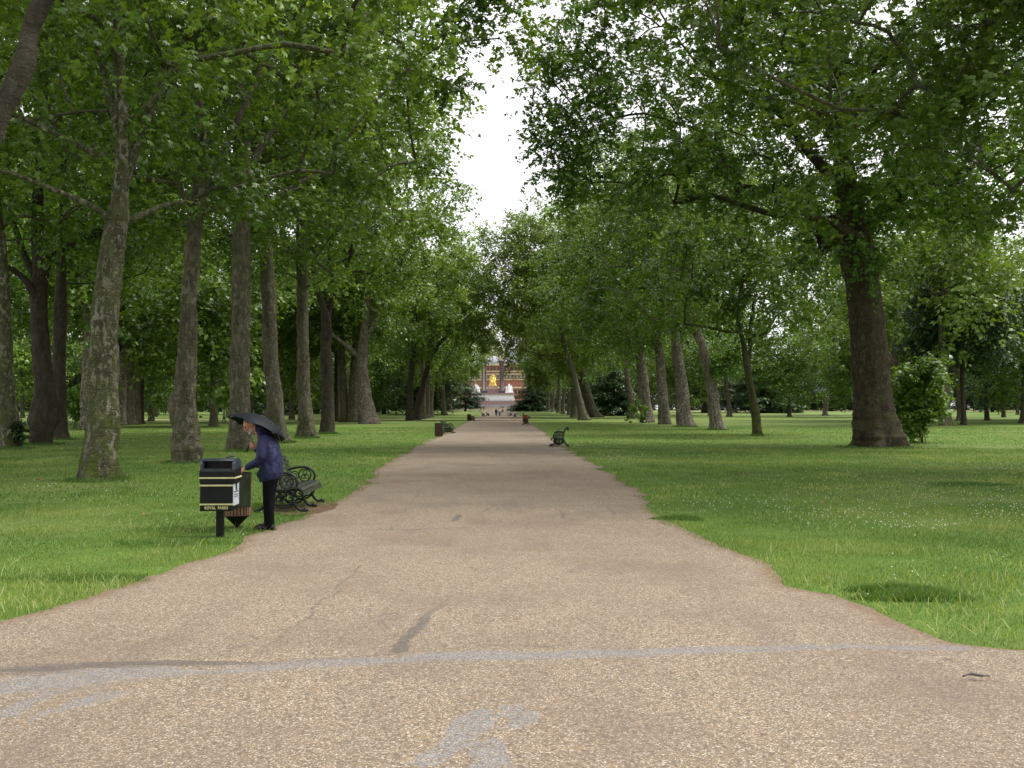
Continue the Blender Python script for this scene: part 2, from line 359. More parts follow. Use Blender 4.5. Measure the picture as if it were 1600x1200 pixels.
# ---------------------------------------------------------------- grass blades near the camera
rng = np.random.default_rng(4)
def blades(n, y0, y1, h0, h1, wd, sw):
    Yb = np.sqrt(rng.uniform(y0**2, y1**2, n)); Xb = rng.uniform(-.60, .60, n)*Yb+rng.uniform(-1, 1, n)
    keep = ~on_path(Xb-np.sign(Xb)*rng.uniform(-.13, .05, n)+np.sign(Xb)*.22*np.clip(fbm(np.c_[Xb*3.1, Yb*3.1, Xb*0], 71, 3)+.1, 0, 1), Yb) | (rng.random(n) < .0)
    Xb, Yb = Xb[keep], Yb[keep]
    dens = fbm(np.c_[Xb*1.2, Yb*1.2, Xb*0], 8, 4); k2 = rng.random(len(Xb)) < .80+dens*.5; Xb, Yb, dens = Xb[k2], Yb[k2], dens[k2]
    m = len(Xb); h = rng.uniform(h0, h1, m)*(1+dens*.9)
    gg = ground(1425, 932); rr = np.exp(-(((Xb-gg.x)/.75)**2+((Yb-gg.y)/.38)**2)*1.2); h *= 1+rr*1.1
    an = rng.uniform(0, 2*math.pi, m); ln = rng.normal(0, .38, (m, 2))+.12; W = wd*rng.uniform(.7, 1.3, m)
    B = np.stack([Xb, Yb, gz(Yb)-.004], 1); s_ = np.stack([np.cos(an), np.sin(an), 0*an], 1)*W[:, None]/2
    T = B+np.stack([ln[:, 0]*h, ln[:, 1]*h, h], 1); M = (B+T)/2+np.stack([-ln[:, 0]*h*.2, -ln[:, 1]*h*.2, h*.08], 1)
    V = np.stack([B-s_, B+s_, M+s_*.7, T, M-s_*.7], 1).reshape(-1, 3)
    a = np.arange(m)*5; Fq = np.concatenate([np.stack([a, a+1, a+2, a+4], 1)]); Ft = np.stack([a+4, a+2, a+3, a+3], 1)
    big = fbm(np.c_[Xb*.45, Yb*.45, Xb*0], 18, 3); ti = np.clip(.42+dens*.35+big*.55+rng.normal(0, .24, m)-rr*.6, 0, 1)
    return V, Fq, np.stack([a+4, a+2, a+3], 1), ti
def blade_obj(name, parts, m):
    V = np.concatenate([p[0] for p in parts]); off = 0; Q = []; Tn = []; ti = []
    for p in parts: Q.append(p[1]+off); Tn.append(p[2]+off); ti.append(p[3]); off += len(p[0])
    Q = np.concatenate(Q); Tn = np.concatenate(Tn); ti = np.concatenate(ti)
    me = bpy.data.meshes.new(name); me.vertices.add(len(V)); me.vertices.foreach_set('co', V.astype(np.float32).ravel())
    me.loops.add(len(Q)*4+len(Tn)*3); me.loops.foreach_set('vertex_index', np.concatenate([Q.ravel(), Tn.ravel()]).astype(np.int32))
    me.polygons.add(len(Q)+len(Tn)); me.polygons.foreach_set('loop_start', np.concatenate([np.arange(len(Q))*4, len(Q)*4+np.arange(len(Tn))*3]).astype(np.int32))
    a = me.attributes.new('tint', 'FLOAT', 'FACE'); a.data.foreach_set('value', np.concatenate([ti, ti]).astype(np.float32))
    me.update(calc_edges=True); return link(name, me, m)
TUFTS = []
for px, py, r_ in [(152, 752, .55), (290, 724, .55), (378, 706, .5), (437, 692, .55), (480, 685, .5), (512, 678, .5), (1372, 700, 1.25), (1184, 681, .3), (1122, 672, .6), (1071, 667, .8), (14, 702, .7), (64, 695, .7), (94, 687, .6)]:
    g = ground(px, py); m = 900; a = rng.uniform(0, 6.28, m); q = r_*rng.uniform(.75, 1.5, m); Xb = g.x+q*np.cos(a); Yb = g.y+.1+q*np.sin(a)
    h = rng.uniform(.05, .16, m); an = rng.uniform(0, 6.28, m); W = .012*g.y/25; B = np.stack([Xb, Yb, Xb*0-.004], 1); s_ = np.stack([np.cos(an), np.sin(an), 0*an], 1)*W/2
    ln = rng.normal(0, .35, (m, 2)); T_ = B+np.stack([ln[:, 0]*h, ln[:, 1]*h, h], 1); M_ = (B+T_)/2
    V = np.stack([B-s_, B+s_, M_+s_*.7, T_, M_-s_*.7], 1).reshape(-1, 3); a5 = np.arange(m)*5
    TUFTS.append((V, np.stack([a5, a5+1, a5+2, a5+4], 1), np.stack([a5+4, a5+2, a5+3], 1), np.clip(rng.normal(.12, .12, m), 0, 1)))
for px, py, rx_, ry_, m, h0, h1 in [(1430, 935, .52, .22, 2600, .05, .12), (1395, 925, .4, .2, 2200, .05, .13), (1060, 812, .42, .22, 1300, .05, .12), (1510, 758, 1.0, .5, 2500, .05, .11), (130, 905, .8, .3, 1200, .04, .09), (265, 850, .9, .35, 1600, .04, .09)]:
    g = ground(px, py); a = rng.uniform(0, 6.28, m); q = rng.uniform(0, 1, m)**.5*(1+.25*np.sin(a*3+px)); Xb = g.x+q*rx_*np.cos(a); Yb = g.y+q*ry_*np.sin(a)
    h = rng.uniform(h0, h1, m)*(1.1-.5*q); an = rng.uniform(0, 6.28, m); B = np.stack([Xb, Yb, Xb*0-.004], 1); s_ = np.stack([np.cos(an), np.sin(an), 0*an], 1)*.004*max(1, g.y/12)
    ln = rng.normal(0, .45, (m, 2)); T_ = B+np.stack([ln[:, 0]*h, ln[:, 1]*h, h], 1); M_ = (B+T_)/2+[0, 0, .004]
    V = np.stack([B-s_, B+s_, M_+s_*.7, T_, M_-s_*.7], 1).reshape(-1, 3); a5 = np.arange(m)*5
    TUFTS.append((V, np.stack([a5, a5+1, a5+2, a5+4], 1), np.stack([a5+4, a5+2, a5+3], 1), np.clip(rng.normal(.24, .14, m), 0, 1)))
def stalks(n):
    Yb = rng.uniform(7, 17, n); Xb = rng.uniform(-.58, .58, n)*Yb; k = ~on_path(Xb, Yb); Xb, Yb = Xb[k], Yb[k]; k = (fbm(np.c_[Xb*.8, Yb*.8, Xb*0], 44, 3) > -.05); Xb, Yb = Xb[k], Yb[k]; m = len(Xb)
    h = rng.uniform(.07, .15, m); an = rng.uniform(0, 6.28, m); B = np.stack([Xb, Yb, Xb*0], 1); s_ = np.stack([np.cos(an), np.sin(an), 0*an], 1)*.0035
    ln = rng.normal(0, .6, (m, 2)); T_ = B+np.stack([ln[:, 0]*h, ln[:, 1]*h, h*.8], 1); M_ = (B+T_)/2+np.stack([0*h, 0*h, h*.12], 1)
    V = np.stack([B-s_, B+s_, M_+s_*.7, T_, M_-s_*.7], 1).reshape(-1, 3); a5 = np.arange(m)*5
    return (V, np.stack([a5, a5+1, a5+2, a5+4], 1), np.stack([a5+4, a5+2, a5+3], 1), np.clip(rng.normal(.95, .1, m), 0, 1))
TUFTS.append(stalks(9000))
GRASS = leaf_mat('grass_blade', (.040, .098, .014), (.112, .195, .028), (.29, .32, .11), trans=.35, rough=.55)
o = blade_obj('grass', [blades(330000, 6.6, 19, .022, .052, .006, 1), blades(210000, 19, 44, .03, .065, .016, 1), blades(120000, 44, 95, .03, .06, .035, 1)]+TUFTS, GRASS); tag(o, kind='stuff')
# ---------------------------------------------------------------- trees
def orient(nrm, tip):
    n_ = nrm/(np.linalg.norm(nrm, axis=1)[:, None]+1e-9); t_ = tip-n_*np.sum(tip*n_, 1)[:, None]; t_ /= np.linalg.norm(t_, axis=1)[:, None]+1e-9
    return n_, t_, np.cross(n_, t_)
LOBED = dict(v=np.array([(0, 0, 0), (-.16, .45, .02), (0, 1.0, -.10), (.16, .45, .02), (.52, .72, -.08), (.34, .24, 0), (.62, .12, -.1), (-.52, .72, -.08), (-.34, .24, 0), (-.62, .12, -.1)]),
             f=np.array([(0, 3, 2, 1), (0, 5, 4, 3), (0, 1, 7, 8), (0, 0, 6, 5), (0, 8, 9, 9)]))
LOBED['f'] = np.array([(0, 3, 2, 1), (0, 6, 4, 3), (0, 1, 7, 9)])
KITE = dict(v=np.array([(0, 0, 0), (.42, .42, .07), (0, 1.0, -.10), (-.42, .42, .07)]), f=np.array([(0, 1, 2, 3)]))
def leaves_mesh(name, P, nrm, tip, size, tint, shape):
    n_, t_, b_ = orient(nrm, tip); L = shape['v']; k = len(L)
    V = P[:, None]+size[:, None, None]*(L[None, :, 0:1]*b_[:, None]+L[None, :, 1:2]*t_[:, None]+L[None, :, 2:3]*n_[:, None])
    nf = len(shape['f']); Fq = (np.arange(len(P))*k)[:, None, None]+shape['f'][None]
    return fast_mesh(name, V.reshape(-1, 3), Fq.reshape(-1, 4), 4, np.repeat(tint, nf))
def twig_leaves(rg, C, cr_, nt_, nl, size, axis, droop=.35, flat=.7, up=.8, tl=1.0):
    """C clump centres (m,3), cr_ radii; twigs radiate, leaves sit along them"""
    m = len(C); N = m*nt_
    d = rg.normal(0, 1, (N, 3)); d[:, 2] = d[:, 2]*flat; d /= np.linalg.norm(d, axis=1)[:, None]
    cc = np.repeat(C, nt_, 0); rr = np.repeat(cr_, nt_)
    out = cc-axis; out[:, 2] *= .3; out /= np.linalg.norm(out, axis=1)[:, None]+1e-6
    d = d+out*.45; d /= np.linalg.norm(d, axis=1)[:, None]
    st = cc+d*(rr*rg.uniform(.05, .45, N))[:, None]; ln = rr*rg.uniform(.5, 1.05, N)*tl
    tt = rg.uniform(.1, 1.05, (N, nl)); 
    P = st[:, None]+d[:, None]*(ln[:, None]*tt)[..., None]
    P[..., 2] -= droop*(ln[:, None]*tt**2)*.5
    P = P.reshape(-1, 3)+rg.normal(0, 1, (N*nl, 3))*size*.45
    dd = np.repeat(d, nl, 0); tip = dd*.7+rg.normal(0, .6, (N*nl, 3)); tip[:, 2] -= .55
    nr = rg.normal(0, .45, (N*nl, 3))+dd*.35; nr[:, 2] += up
    ct = np.repeat(np.repeat(rg.normal(0, .14, m), nt_)+rg.normal(0, .08, N), nl)
    ti = np.clip(.42+ct+rg.normal(0, .16, N*nl), 0, 1)
    sz = size*rg.uniform(.65, 1.25, N*nl)
    return P, nr, tip, sz, ti, (st, d, ln)
def clump_points(rg, n, c, r, zmin, seed, shell=.5, bias=None):
    out = []
    while len(out) < n:
        q = rg.normal(0, 1, (400, 3)); q /= np.linalg.norm(q, axis=1)[:, None]
        rad = rg.random(400)**shell
        lump = 1+.22*fbm(q*1.7+seed, seed, 3)
        p = np.array(c)+q*rad[:, None]*np.array(r)*lump[:, None]
        p = p[p[:, 2] > zmin+rg.random(len(p))*1.5]
        for x in p:
            if bias and not bias(x): continue
            out.append(x)
            if len(out) >= n: break
    return np.array(out)
def grow(rg, trunk, trad, C, zf, bs=.028):
    """skeleton: joins every clump centre to the nearest branch node; returns tubes"""
    nodes = [np.array(p) for p, r in zip(trunk, trad) if p[2] >= zf]; nr0 = [r for p, r in zip(trunk, trad) if p[2] >= zf]
    if len(nodes) < 2: nodes = [np.array(p) for p in trunk[-3:]]; nr0 = list(trad[-3:])
    cap = list(nr0); par = [-1]*len(nodes); lim = len(nodes); chains = []
    ax = np.array([n_[:2] for n_ in nodes]).mean(0)
    order = np.argsort(np.linalg.norm(C[:, :2]-ax, axis=1)+.25*np.abs(C[:, 2]-nodes[0][2])+rg.random(len(C))*2)
    for i in order:
        c = C[i]; Nn = np.array(nodes); d = Nn-c; D = np.linalg.norm(d, axis=1)+np.maximum(0, d[:, 2]+.15*np.linalg.norm(d[:, :2], axis=1))*2.0
        k = int(np.argmin(D)); a = Nn[k]; L = np.linalg.norm(c-a)
        ns = int(min(6, max(2, L/1.1))); pts = [a]; ids = [k]
        side = rg.normal(0, 1, 3)*L*.09
        for s_ in range(1, ns+1):
            f = s_/ns; p = a+(c-a)*f; p = p+side*math.sin(math.pi*f)+rg.normal(0, .05*L/ns, 3)*(s_ < ns); p[2] += .10*L*math.sin(math.pi*f)
            nodes.append(p); par.append(ids[-1]); cap.append(min(.6*cap[ids[-1]]+.02, .75*cap[ids[-1]]+.01) if s_ == 1 else cap[ids[-1]]*.93)
            pts.append(p); ids.append(len(nodes)-1)
        chains.append(ids)
    W = np.zeros(len(nodes)); ends = set(ch[-1] for ch in chains)
    for e in ends: W[e] += 1
    for i in range(len(nodes)-1, lim-1, -1):
        if par[i] >= 0: W[par[i]] += W[i]
    rad = bs*np.sqrt(np.maximum(W, .5))
    return [(np.array([nodes[i] for i in ch]), np.array([min(rad[i], cap[i]) if j else min(rad[ch[1]]*1.1, cap[i]*.9) for j, i in enumerate(ch)])) for ch in chains]
def trunk_tube(mb, P, rad, seed, sides, flare=.5, lumps=.1, base=True, detail=4):
    Q = cr_pts(np.c_[P, rad], detail); p = Q[:, :3]; r = Q[:, 3]
    th = np.linspace(0, 2*math.pi, sides, endpoint=False); rings = []
    for i in range(len(p)):
        h = p[i][2]; rr = np.full(sides, r[i])
        if base:
            f = math.exp(-max(h, 0)/(r[0]*.9)); but = np.maximum(0, np.cos(th*5+seed)*.5+np.cos(th*3+seed*2.3)*.5)
            rr = rr*(1+flare*f*(.22+1.7*but**1.4))
        q = np.stack([np.cos(th)*1.2, np.sin(th)*1.2, np.full(sides, h*.9)], 1)+seed
        rr = rr*(1+lumps*fbm(q*np.array([1, 1, .9]), 3, 3)+lumps*.6*vn(q*np.array([2.2, 2.2, 3.]), 5)+.045*vn(q*np.array([1.5, 1.5, 7.]), 8)+.16*np.clip(vn(q*np.array([1.3, 1.3, 1.3]), 12)-.38, 0, 1)*3*min(1, max(h, 0)))
        rings.append(np.stack([p[i][0]+rr*np.cos(th), p[i][1]+rr*np.sin(th), np.full(sides, p[i][2])], 1))
    mb.grid(rings, True, True, True)
    return p, r
LODS = {  # clumps, clump radius, twigs, leaves per twig, leaf size, shape
    'near': (150, 1.6, 19, 17, .185, LOBED), 'mid': (130, 1.6, 17, 14, .245, KITE), 'far': (105, 1.9, 18, 13, .34, KITE), 'bg': (70, 2.2, 15, 11, .46, KITE)}
CROWNS = {}
def make_tree(name, label, cat, trunk_px, limbs=(), crown=None, bark=None, leaf=None, lod='mid', seed=1, group=None, base=None, flare=.45, lumps=.10, zf=None, dense=1.0, twigs=True, bias=None, extra=(), lscale=1.0):
    rg = np.random.default_rng(seed)
    if base is None: base = ground(trunk_px[0][0], trunk_px[0][1])
    Y = base.y; root = empty(name, base); tag(root, label, cat, group); b = np.array(base)
    if trunk_px and len(trunk_px[0]) == 3:
        P = np.array([np.array(at(a, b_, Y))-b for a, b_, w_ in trunk_px]); rad = np.array([w_/2*Y/F for a, b_, w_ in trunk_px])
        P[0, 2] = -.1; rad[0] /= (1+flare*.5)
    else:
        P = np.array([q[:3] for q in trunk_px]); rad = np.array([q[3] for q in trunk_px])
    cc, cr_, zmin = crown
    top = np.array([cc[0]*.6+P[-1][0]*.4, cc[1]*.5, cc[2]+cr_[2]*.55])
    if top[2] > P[-1][2]+1:
        n_ = 4; ext = []
        for i in range(1, n_+1):
            f = i/n_; q = P[-1]+(top-P[-1])*f+rg.normal(0, .18, 3)*(1 if i < n_ else 0); ext.append(q)
        Pf = np.vstack([P, ext]); rf = np.r_[rad, rad[-1]*np.linspace(.85, .12, n_)]
    else: Pf, rf = P, rad
    mb = MB(); sides = {'near': 40, 'mid': 24, 'far': 14, 'bg': 7}[lod]
    tp, tr = trunk_tube(mb, Pf, rf, seed, sides, flare, lumps, detail={'near': 16, 'mid': 9, 'far': 5, 'bg': 3}[lod])
    ltip = []
    for L in limbs:
        if len(L[0]) == 4:       # px, py, w, dy
            LP = np.array([np.array(at(a, b_, Y+dy))-b for a, b_, w_, dy in L]); lr = np.array([w_/2*(Y+dy)/F for a, b_, w_, dy in L])
        else: LP = np.array([q[:3] for q in L]); lr = np.array([q[3] for q in L])
        Q_ = cr_pts(np.c_[LP, lr], 5); Q_[:, 3] *= 1+.12*vn(Q_[:, :3]*2.1, seed); Q_[1:-1, :3] += .35*Q_[1:-1, 3:4]*np.stack([vn(Q_[1:-1, :3]*1.1, seed+k_) for k_ in (1, 2, 3)], 1)
        mb.tube(Q_[:, :3], Q_[:, 3], max(7, sides//2), caps=True); ltip.append((Q_[:, :3], Q_[:, 3]))
    if zf is None: zf = max(zmin-1., P[-1][2]*.55)
    nc, crad, ntw, nl, ls, shp = LODS[lod]; nc = int(nc*dense); ls *= lscale
    C = clump_points(rg, nc, cc, cr_, zmin, seed, bias=(lambda q: bias(q[0]+b[0], q[2])) if bias else None)
    if extra: C = np.vstack([C]+[[np.array(at(a, b_, Y+dy))-b] for a, b_, dy in extra])
    tt = np.vstack([tp]+[q for q, r_ in ltip]); trr = np.concatenate([tr]+[r_ for q, r_ in ltip])
    zz = tt[:, 2]; ch = grow(rg, tt, trr, C, zf, {'near': .027, 'mid': .022, 'far': .015, 'bg': .015}[lod])
    for pts, rr in ch:
        mb.tube(cr_pts(np.c_[pts, rr], 2)[:, :3], cr_pts(np.c_[pts, rr], 2)[:, 3].clip(.008), 5 if lod in ('far', 'bg') else 6, caps=False)
    cr_r = crad*rg.uniform(.7, 1.25, len(C))
    Pl, nr, tip, sz, ti, tw = twig_leaves(rg, C, cr_r, ntw, nl, ls, np.array(cc))
    if lod == 'near' and twigs:
        st, d, ln = tw; e0 = np.repeat(C, ntw, 0); e1 = st+d*ln[:, None]*.9; e1[:, 2] -= .15*ln
        s_ = np.array([.007, 0, 0]); u_ = np.array([0, .006, .006])
        Vt = np.stack([e0-s_, e0+s_, e0+u_, e1], 1).reshape(-1, 3); a = np.arange(len(e0))*4
        mb.add(Vt, np.concatenate([np.stack([a, a+1, a+3], 1), np.stack([a+1, a+2, a+3], 1), np.stack([a+2, a, a+3], 1)]).tolist(), False)
    tr_o = mb.build('trunk', bark or BARK, root)
    link('crown', leaves_mesh('crown', Pl, nr, tip, sz, ti, shp), leaf or LEAF, root)
    return root
# ================================================================ the avenue: left row
GL = 'plane trees of the left avenue row'; GR = 'plane trees of the right avenue row'
def crown_default(side, Y, z0=8., top=27., ox=None, r=12.5):
    return ((ox if ox is not None else 0., 0., (z0+top)/2), (r, r*.95, (top-z0)/2+1), z0)
# off-frame neighbours whose crowns and limbs hang into the top corners
make_tree('plane_tree', 'tree whose thick bare limb crosses the top left corner of the picture', 'tree',
    [(-1.3, 0, -.1, .62), (-1.2, 0, 2, .45), (-1.0, 0, 4.2, .40), (-.9, 0, 6.5, .34), (-.8, 0, 9, .28)],
    limbs=[[(-340, 420, 40, 0), (-200, 400, 37, 0), (-70, 320, 35, 0), (4, 180, 33, 0), (36, 95, 31, 0), (48, 40, 29, 0), (78, -10, 27, 0), (140, -90, 20, 0)]],
    crown=((0.5, 3.5, 13.5), (9, 6, 7), 7.6), base=Vector((-11.2, 15.5, 0)), lod='near', seed=11, group=GL, bark=BARK_D, dense=.30, lscale=.68, leaf=LEAF, bias=lambda x, z: z > 7.6 and x < -3)
make_tree('plane_tree', 'tree beyond the right edge whose large leaves hang down across the top right corner', 'tree',
    [(0, 0, -.1, .75), (0, 0, 2, .55), (-.2, 0, 5, .48), (-.4, 0, 9, .42), (-.5, 0, 14, .3)],
    limbs=[[(1870, 190, 34, 0), (1760, 90, 27, 0), (1680, 20, 23, 0), (1612, -2, 21, 0), (1574, 22, 17, 0), (1540, 38, 11, 0)]],
    crown=((-2., 0, 15.5), (12.5, 9, 9.5), 6.0), base=Vector((18.5, 26.5, 0)), lod='near', seed=12, group=GR, dense=1.7, lscale=.9, bias=lambda x, z: z > 6.5+max(0, 15-x)*.55)
T = make_tree
T('plane_tree', 'nearest plane tree on the left lawn, pale greenish mottled trunk behind the black bin', 'tree',
  [(152, 750, 60), (153, 722, 52), (157, 680, 48), (160, 600, 44), (166, 480, 38), (175, 400, 34), (184, 345, 33), (189, 290, 24), (192, 220, 20), (187, 120, 17), (184, 30, 13)],
  limbs=[[(184, 352, 16, 0), (150, 326, 9, -.4), (110, 306, 8, -.8), (60, 286, 7, -1.2), (10, 268, 7, -1.6), (-40, 262, 6, -2)],
         [(182, 350, 15, 0), (215, 338, 11, .6), (250, 322, 8, 1), (285, 314, 5, 1.4), (310, 318, 2.5, 1.8)],
         [(189, 300, 18, 0), (205, 250, 15, .3), (230, 190, 13, .8), (258, 120, 12, 1.2), (300, 60, 11, 1.6), (345, 15, 9, 2)],
         [(190, 230, 12, 0), (170, 150, 10, 1), (150, 70, 8, 2)]],
  crown=((.4, .2, 14.5), (9.8, 8.0, 9.5), 5.6), bark=BARK_P, lod='near', seed=21, group=GL, flare=.55, lumps=.10, dense=.68, lscale=.85, bias=lambda x, z: z > 7.0+max(0, x+11.5)*.40)
T('plane_tree', 'plane tree with knobbly bulging grey trunk just left of the black bin', 'tree',
  [(290, 723, 46), (291, 700, 46), (290, 675, 40), (287, 640, 36), (291, 570, 28), (295, 480, 24), (300, 400, 23), (306, 345, 22), (311, 290, 17), (318, 220, 13)],
  limbs=[[(306, 350, 13, 0), (322, 300, 10, .5), (352, 230, 9, 1), (390, 150, 9, 1.6), (430, 70, 8, 2.2), (480, 0, 6, 3)],
         [(306, 352, 10, 0), (285, 300, 8, -.6), (262, 240, 7, -1.2), (235, 190, 6, -2)]],
  crown=((.2, 0, 17), (9.8, 7.0, 10.5), 7.2), bark=BARK, lod='near', seed=22, group=GL, flare=.35, lumps=.26, dense=.6, lscale=.92, extra=[(700, 20, 0), (730, 5, .3), (765, -25, 0), (795, 10, .5), (780, 60, .6), (690, 70, 1), (700, 130, 2)])
T('plane_tree', 'tall straight plane tree rising directly behind the man with the umbrella', 'tree',
  [(378, 704, 42), (376, 680, 36), (375, 640, 31), (375, 560, 29), (377, 480, 29), (377, 380, 27), (378, 280, 26), (378, 180, 24), (376, 130, 20), (374, 60, 13)],
  limbs=[[(378, 200, 16, 0), (350, 150, 12, -.8), (338, 90, 10, -1.4), (330, 20, 8, -2)],
         [(378, 290, 13, 0), (420, 210, 11, .8), (470, 150, 10, 1.4), (540, 110, 8, 2), (610, 88, 6, 2.6)],
         [(378, 180, 14, 0), (405, 110, 12, .6), (440, 60, 10, 1), (485, -10, 8, 1.5)]],
  crown=((-.3, 0, 18.2), (9.2, 7.5, 11.5), 8.4), bark=BARK, lod='near', seed=23, group=GL, flare=.45, lumps=.09, dense=.72)
T('plane_tree', 'plane tree with leaning slim trunk right behind the umbrella tip', 'tree',
  [(437, 691, 32), (432, 660, 27), (428, 610, 24), (423, 560, 23), (420, 470, 21), (416, 400, 20), (414, 330, 16), (412, 260, 12)],
  limbs=[[(415, 380, 11, 0), (440, 330, 9, .5), (470, 280, 8, 1), (500, 230, 7, 1.5)]],
  crown=((.0, 0, 18), (9.6, 8, 10.5), 8.6), bark=BARK, lod='mid', seed=24, group=GL, flare=.4, dense=.95, leaf=LEAF_L)
T('plane_tree', 'plane tree with two fused stems at its flared foot, fifth trunk along the left row', 'tree',
  [(480, 684, 30), (478, 655, 24), (475, 610, 20), (473, 520, 18), (472, 420, 17), (470, 350, 14), (470, 290, 10)],
  limbs=[[(470, 420, 9, 0), (500, 380, 7, .5), (540, 350, 6, 1), (590, 330, 5, 1.5)], [(486, 682, 12, -.2), (483, 650, 11, 0), (478, 600, 8, .1)]],
  crown=((.0, 0, 18.5), (9.8, 9, 10.5), 9.0), bark=BARK, lod='mid', seed=25, group=GL, flare=.5, dense=1.15, leaf=LEAF_L)
T('plane_tree', 'plane tree forking into a Y above a slim trunk in the left row', 'tree',
  [(512, 677, 25), (512, 650, 20), (511, 600, 18), (509, 550, 17), (510, 510, 17), (507, 485, 12), (496, 455, 9), (488, 410, 8)],
  limbs=[[(510, 520, 13, 0), (516, 480, 11, .3), (530, 440, 10, .6), (548, 395, 9, .9), (560, 350, 7, 1.2), (566, 300, 5, 1.5)], [(522, 465, 8, .4), (514, 420, 7, .4), (518, 370, 6, .4)]],
  crown=((.0, 0, 19), (9.8, 9, 10), 10), bark=BARK_D, lod='mid', seed=26, group=GL, flare=.4, dense=1.2)
T('plane_tree', 'massive pale plane trunk with wide buttressed foot where the left row bends', 'tree',
  [(577, 662, 40), (572, 640, 27), (569, 610, 22), (566, 580, 18), (567, 550, 16), (568, 520, 12)],
  limbs=[[(566, 565, 8, 0), (548, 545, 7, -.5), (528, 530, 6, -1), (505, 512, 5, -1.5)], [(567, 545, 8, 0), (580, 510, 7, .5), (598, 470, 6, 1)]],
  crown=((.6, 0, 19), (10.8, 9, 10.5), 8.), bark=BARK_S, lod='far', seed=27, group=GL, flare=.5, dense=1.3)
T('plane_tree', 'thick brown plane trunk joined at the foot to the massive buttressed one', 'tree',
  [(554, 660, 26), (554, 630, 20), (555, 590, 18), (557, 550, 16), (558, 520, 13)], crown=((-1, 0, 18), (10, 8, 10), 9), bark=BARK, lod='far', seed=28, group=GL, flare=.4)
T('plane_tree', 'narrow grey trunk just left of the thick joined trunks', 'tree',
  [(538, 660, 15), (537, 620, 12), (535, 570, 10), (534, 530, 8)], crown=((-2, 0, 17), (9, 8, 9), 9), bark=BARK, lod='far', seed=29, group=GL)
T('plane_tree', 'thinnest trunk of the cluster left of the massive buttressed tree', 'tree',
  [(527, 659, 10), (527, 620, 8), (526, 570, 7), (526, 530, 6)], crown=((-3, 0, 16), (8, 8, 8), 9), bark=BARK_D, lod='far', seed=30, group=GL, dense=.7)
T('plane_tree', 'upright dark trunk standing left of the leaning tree in the middle distance', 'tree',
  [(640, 657, 15), (640, 635, 11), (642, 600, 9), (645, 560, 9), (648, 520, 7)], crown=((1.5, 0, 18.5), (12, 9, 10.5), 7.5), bark=BARK_D, lod='far', seed=31, group=GL, dense=1.3)
T('plane_tree', 'dark tree leaning right with one long bare limb sweeping up over the path', 'tree',
  [(652, 656, 16), (654, 636, 11), (658, 615, 10), (664, 590, 8), (670, 560, 7)],
  limbs=[[(665, 590, 8, 0), (672, 560, 7, -.5), (684, 540, 6, -1), (700, 522, 5, -1.5), (714, 502, 4, -2), (726, 484, 3, -2.5)]],
  crown=((1.0, 3, 21), (11, 9, 8), 12), bark=BARK_D, lod='far', seed=32, group=GL)
T('plane_tree', 'slim grey trunk close behind the right leaning dark tree', 'tree',
  [(662, 655, 8), (662, 625, 6), (661, 590, 6), (660, 560, 5)], crown=((0, 4, 18), (9, 8, 9), 8), bark=BARK, lod='far', seed=33, group=GL, dense=.8)
T('plane_tree', 'pale tapering trunk above the far left bin and bench', 'tree',
  [(673, 651, 13), (671, 630, 9), (669, 605, 7), (668, 580, 6)], crown=((1.5, 0, 18), (12, 10, 11), 6.5), bark=BARK_S, lod='far', seed=34, group=GL, leaf=LEAF_L, dense=1.2)
T('plane_tree', 'pale trunk second from the far left bin, half way to the monument', 'tree',
  [(695, 649, 9), (693, 630, 7), (692, 610, 6)], crown=((1.5, 0, 18), (12.5, 10, 11), 6.5), bark=BARK_S, lod='far', seed=35, group=GL, leaf=LEAF_L, dense=1.2)
# right row
T('plane_tree', 'largest tree on the right lawn, broad dark trunk with flared roots', 'tree',
  [(1372, 698, 84), (1371, 684, 70), (1367, 650, 62), (1362, 600, 58), (1355, 500, 54), (1346, 430, 51), (1338, 380, 48), (1330, 335, 44), (1322, 290, 34), (1316, 210, 26), (1313, 120, 19)],
  limbs=[[(1345, 362, 26, 0), (1372, 334, 20, -.3), (1400, 312, 17, -.6), (1432, 290, 14, -.9), (1470, 275, 11, -1.2), (1520, 262, 8, -1.5)],
         [(1322, 330, 24, 0), (1305, 285, 20, .4), (1280, 255, 17, .8), (1255, 228, 13, 1.2), (1230, 190, 10, 1.6), (1180, 150, 7, 2)],
         [(1317, 230, 18, 0), (1350, 170, 14, .5), (1400, 110, 10, 1), (1450, 60, 7, 1.5)],
         [(1316, 190, 15, 0), (1270, 120, 11, -1), (1220, 70, 8, -2)]],
  crown=((-2.4, 0, 18.2), (13.0, 8.5, 10.5), 9.2), bark=bark_mat('plane_bark_dark', (.040, .030, .021), (.115, .098, .070), .36, .3), lod='near', seed=41, group=GR, flare=.52, lumps=.07, dense=1.9, extra=[(1345, 325, -1.6), (1352, 372, -1.7), (1330, 290, -1.4), (1360, 410, -1.9), (1320, 240, -1.5), (1300, 200, -1.2)]+[(x_, y_, d_) for x_, y_, d_ in [(880, 30, 1), (868, 80, -.5), (905, 60, 0), (866, 130, .6), (895, 105, -1), (920, 110, 1), (862, 170, 0), (895, 165, 1), (925, 160, -1), (858, 222, .4), (890, 215, -.6), (920, 205, .8), (872, 262, 0), (905, 255, 1), (935, 245, 0), (950, 40, 0), (955, 90, 1), (940, 10, 0), (955, 135, -1), (960, 185, 1), (890, 295, .5), (925, 285, 0)]])
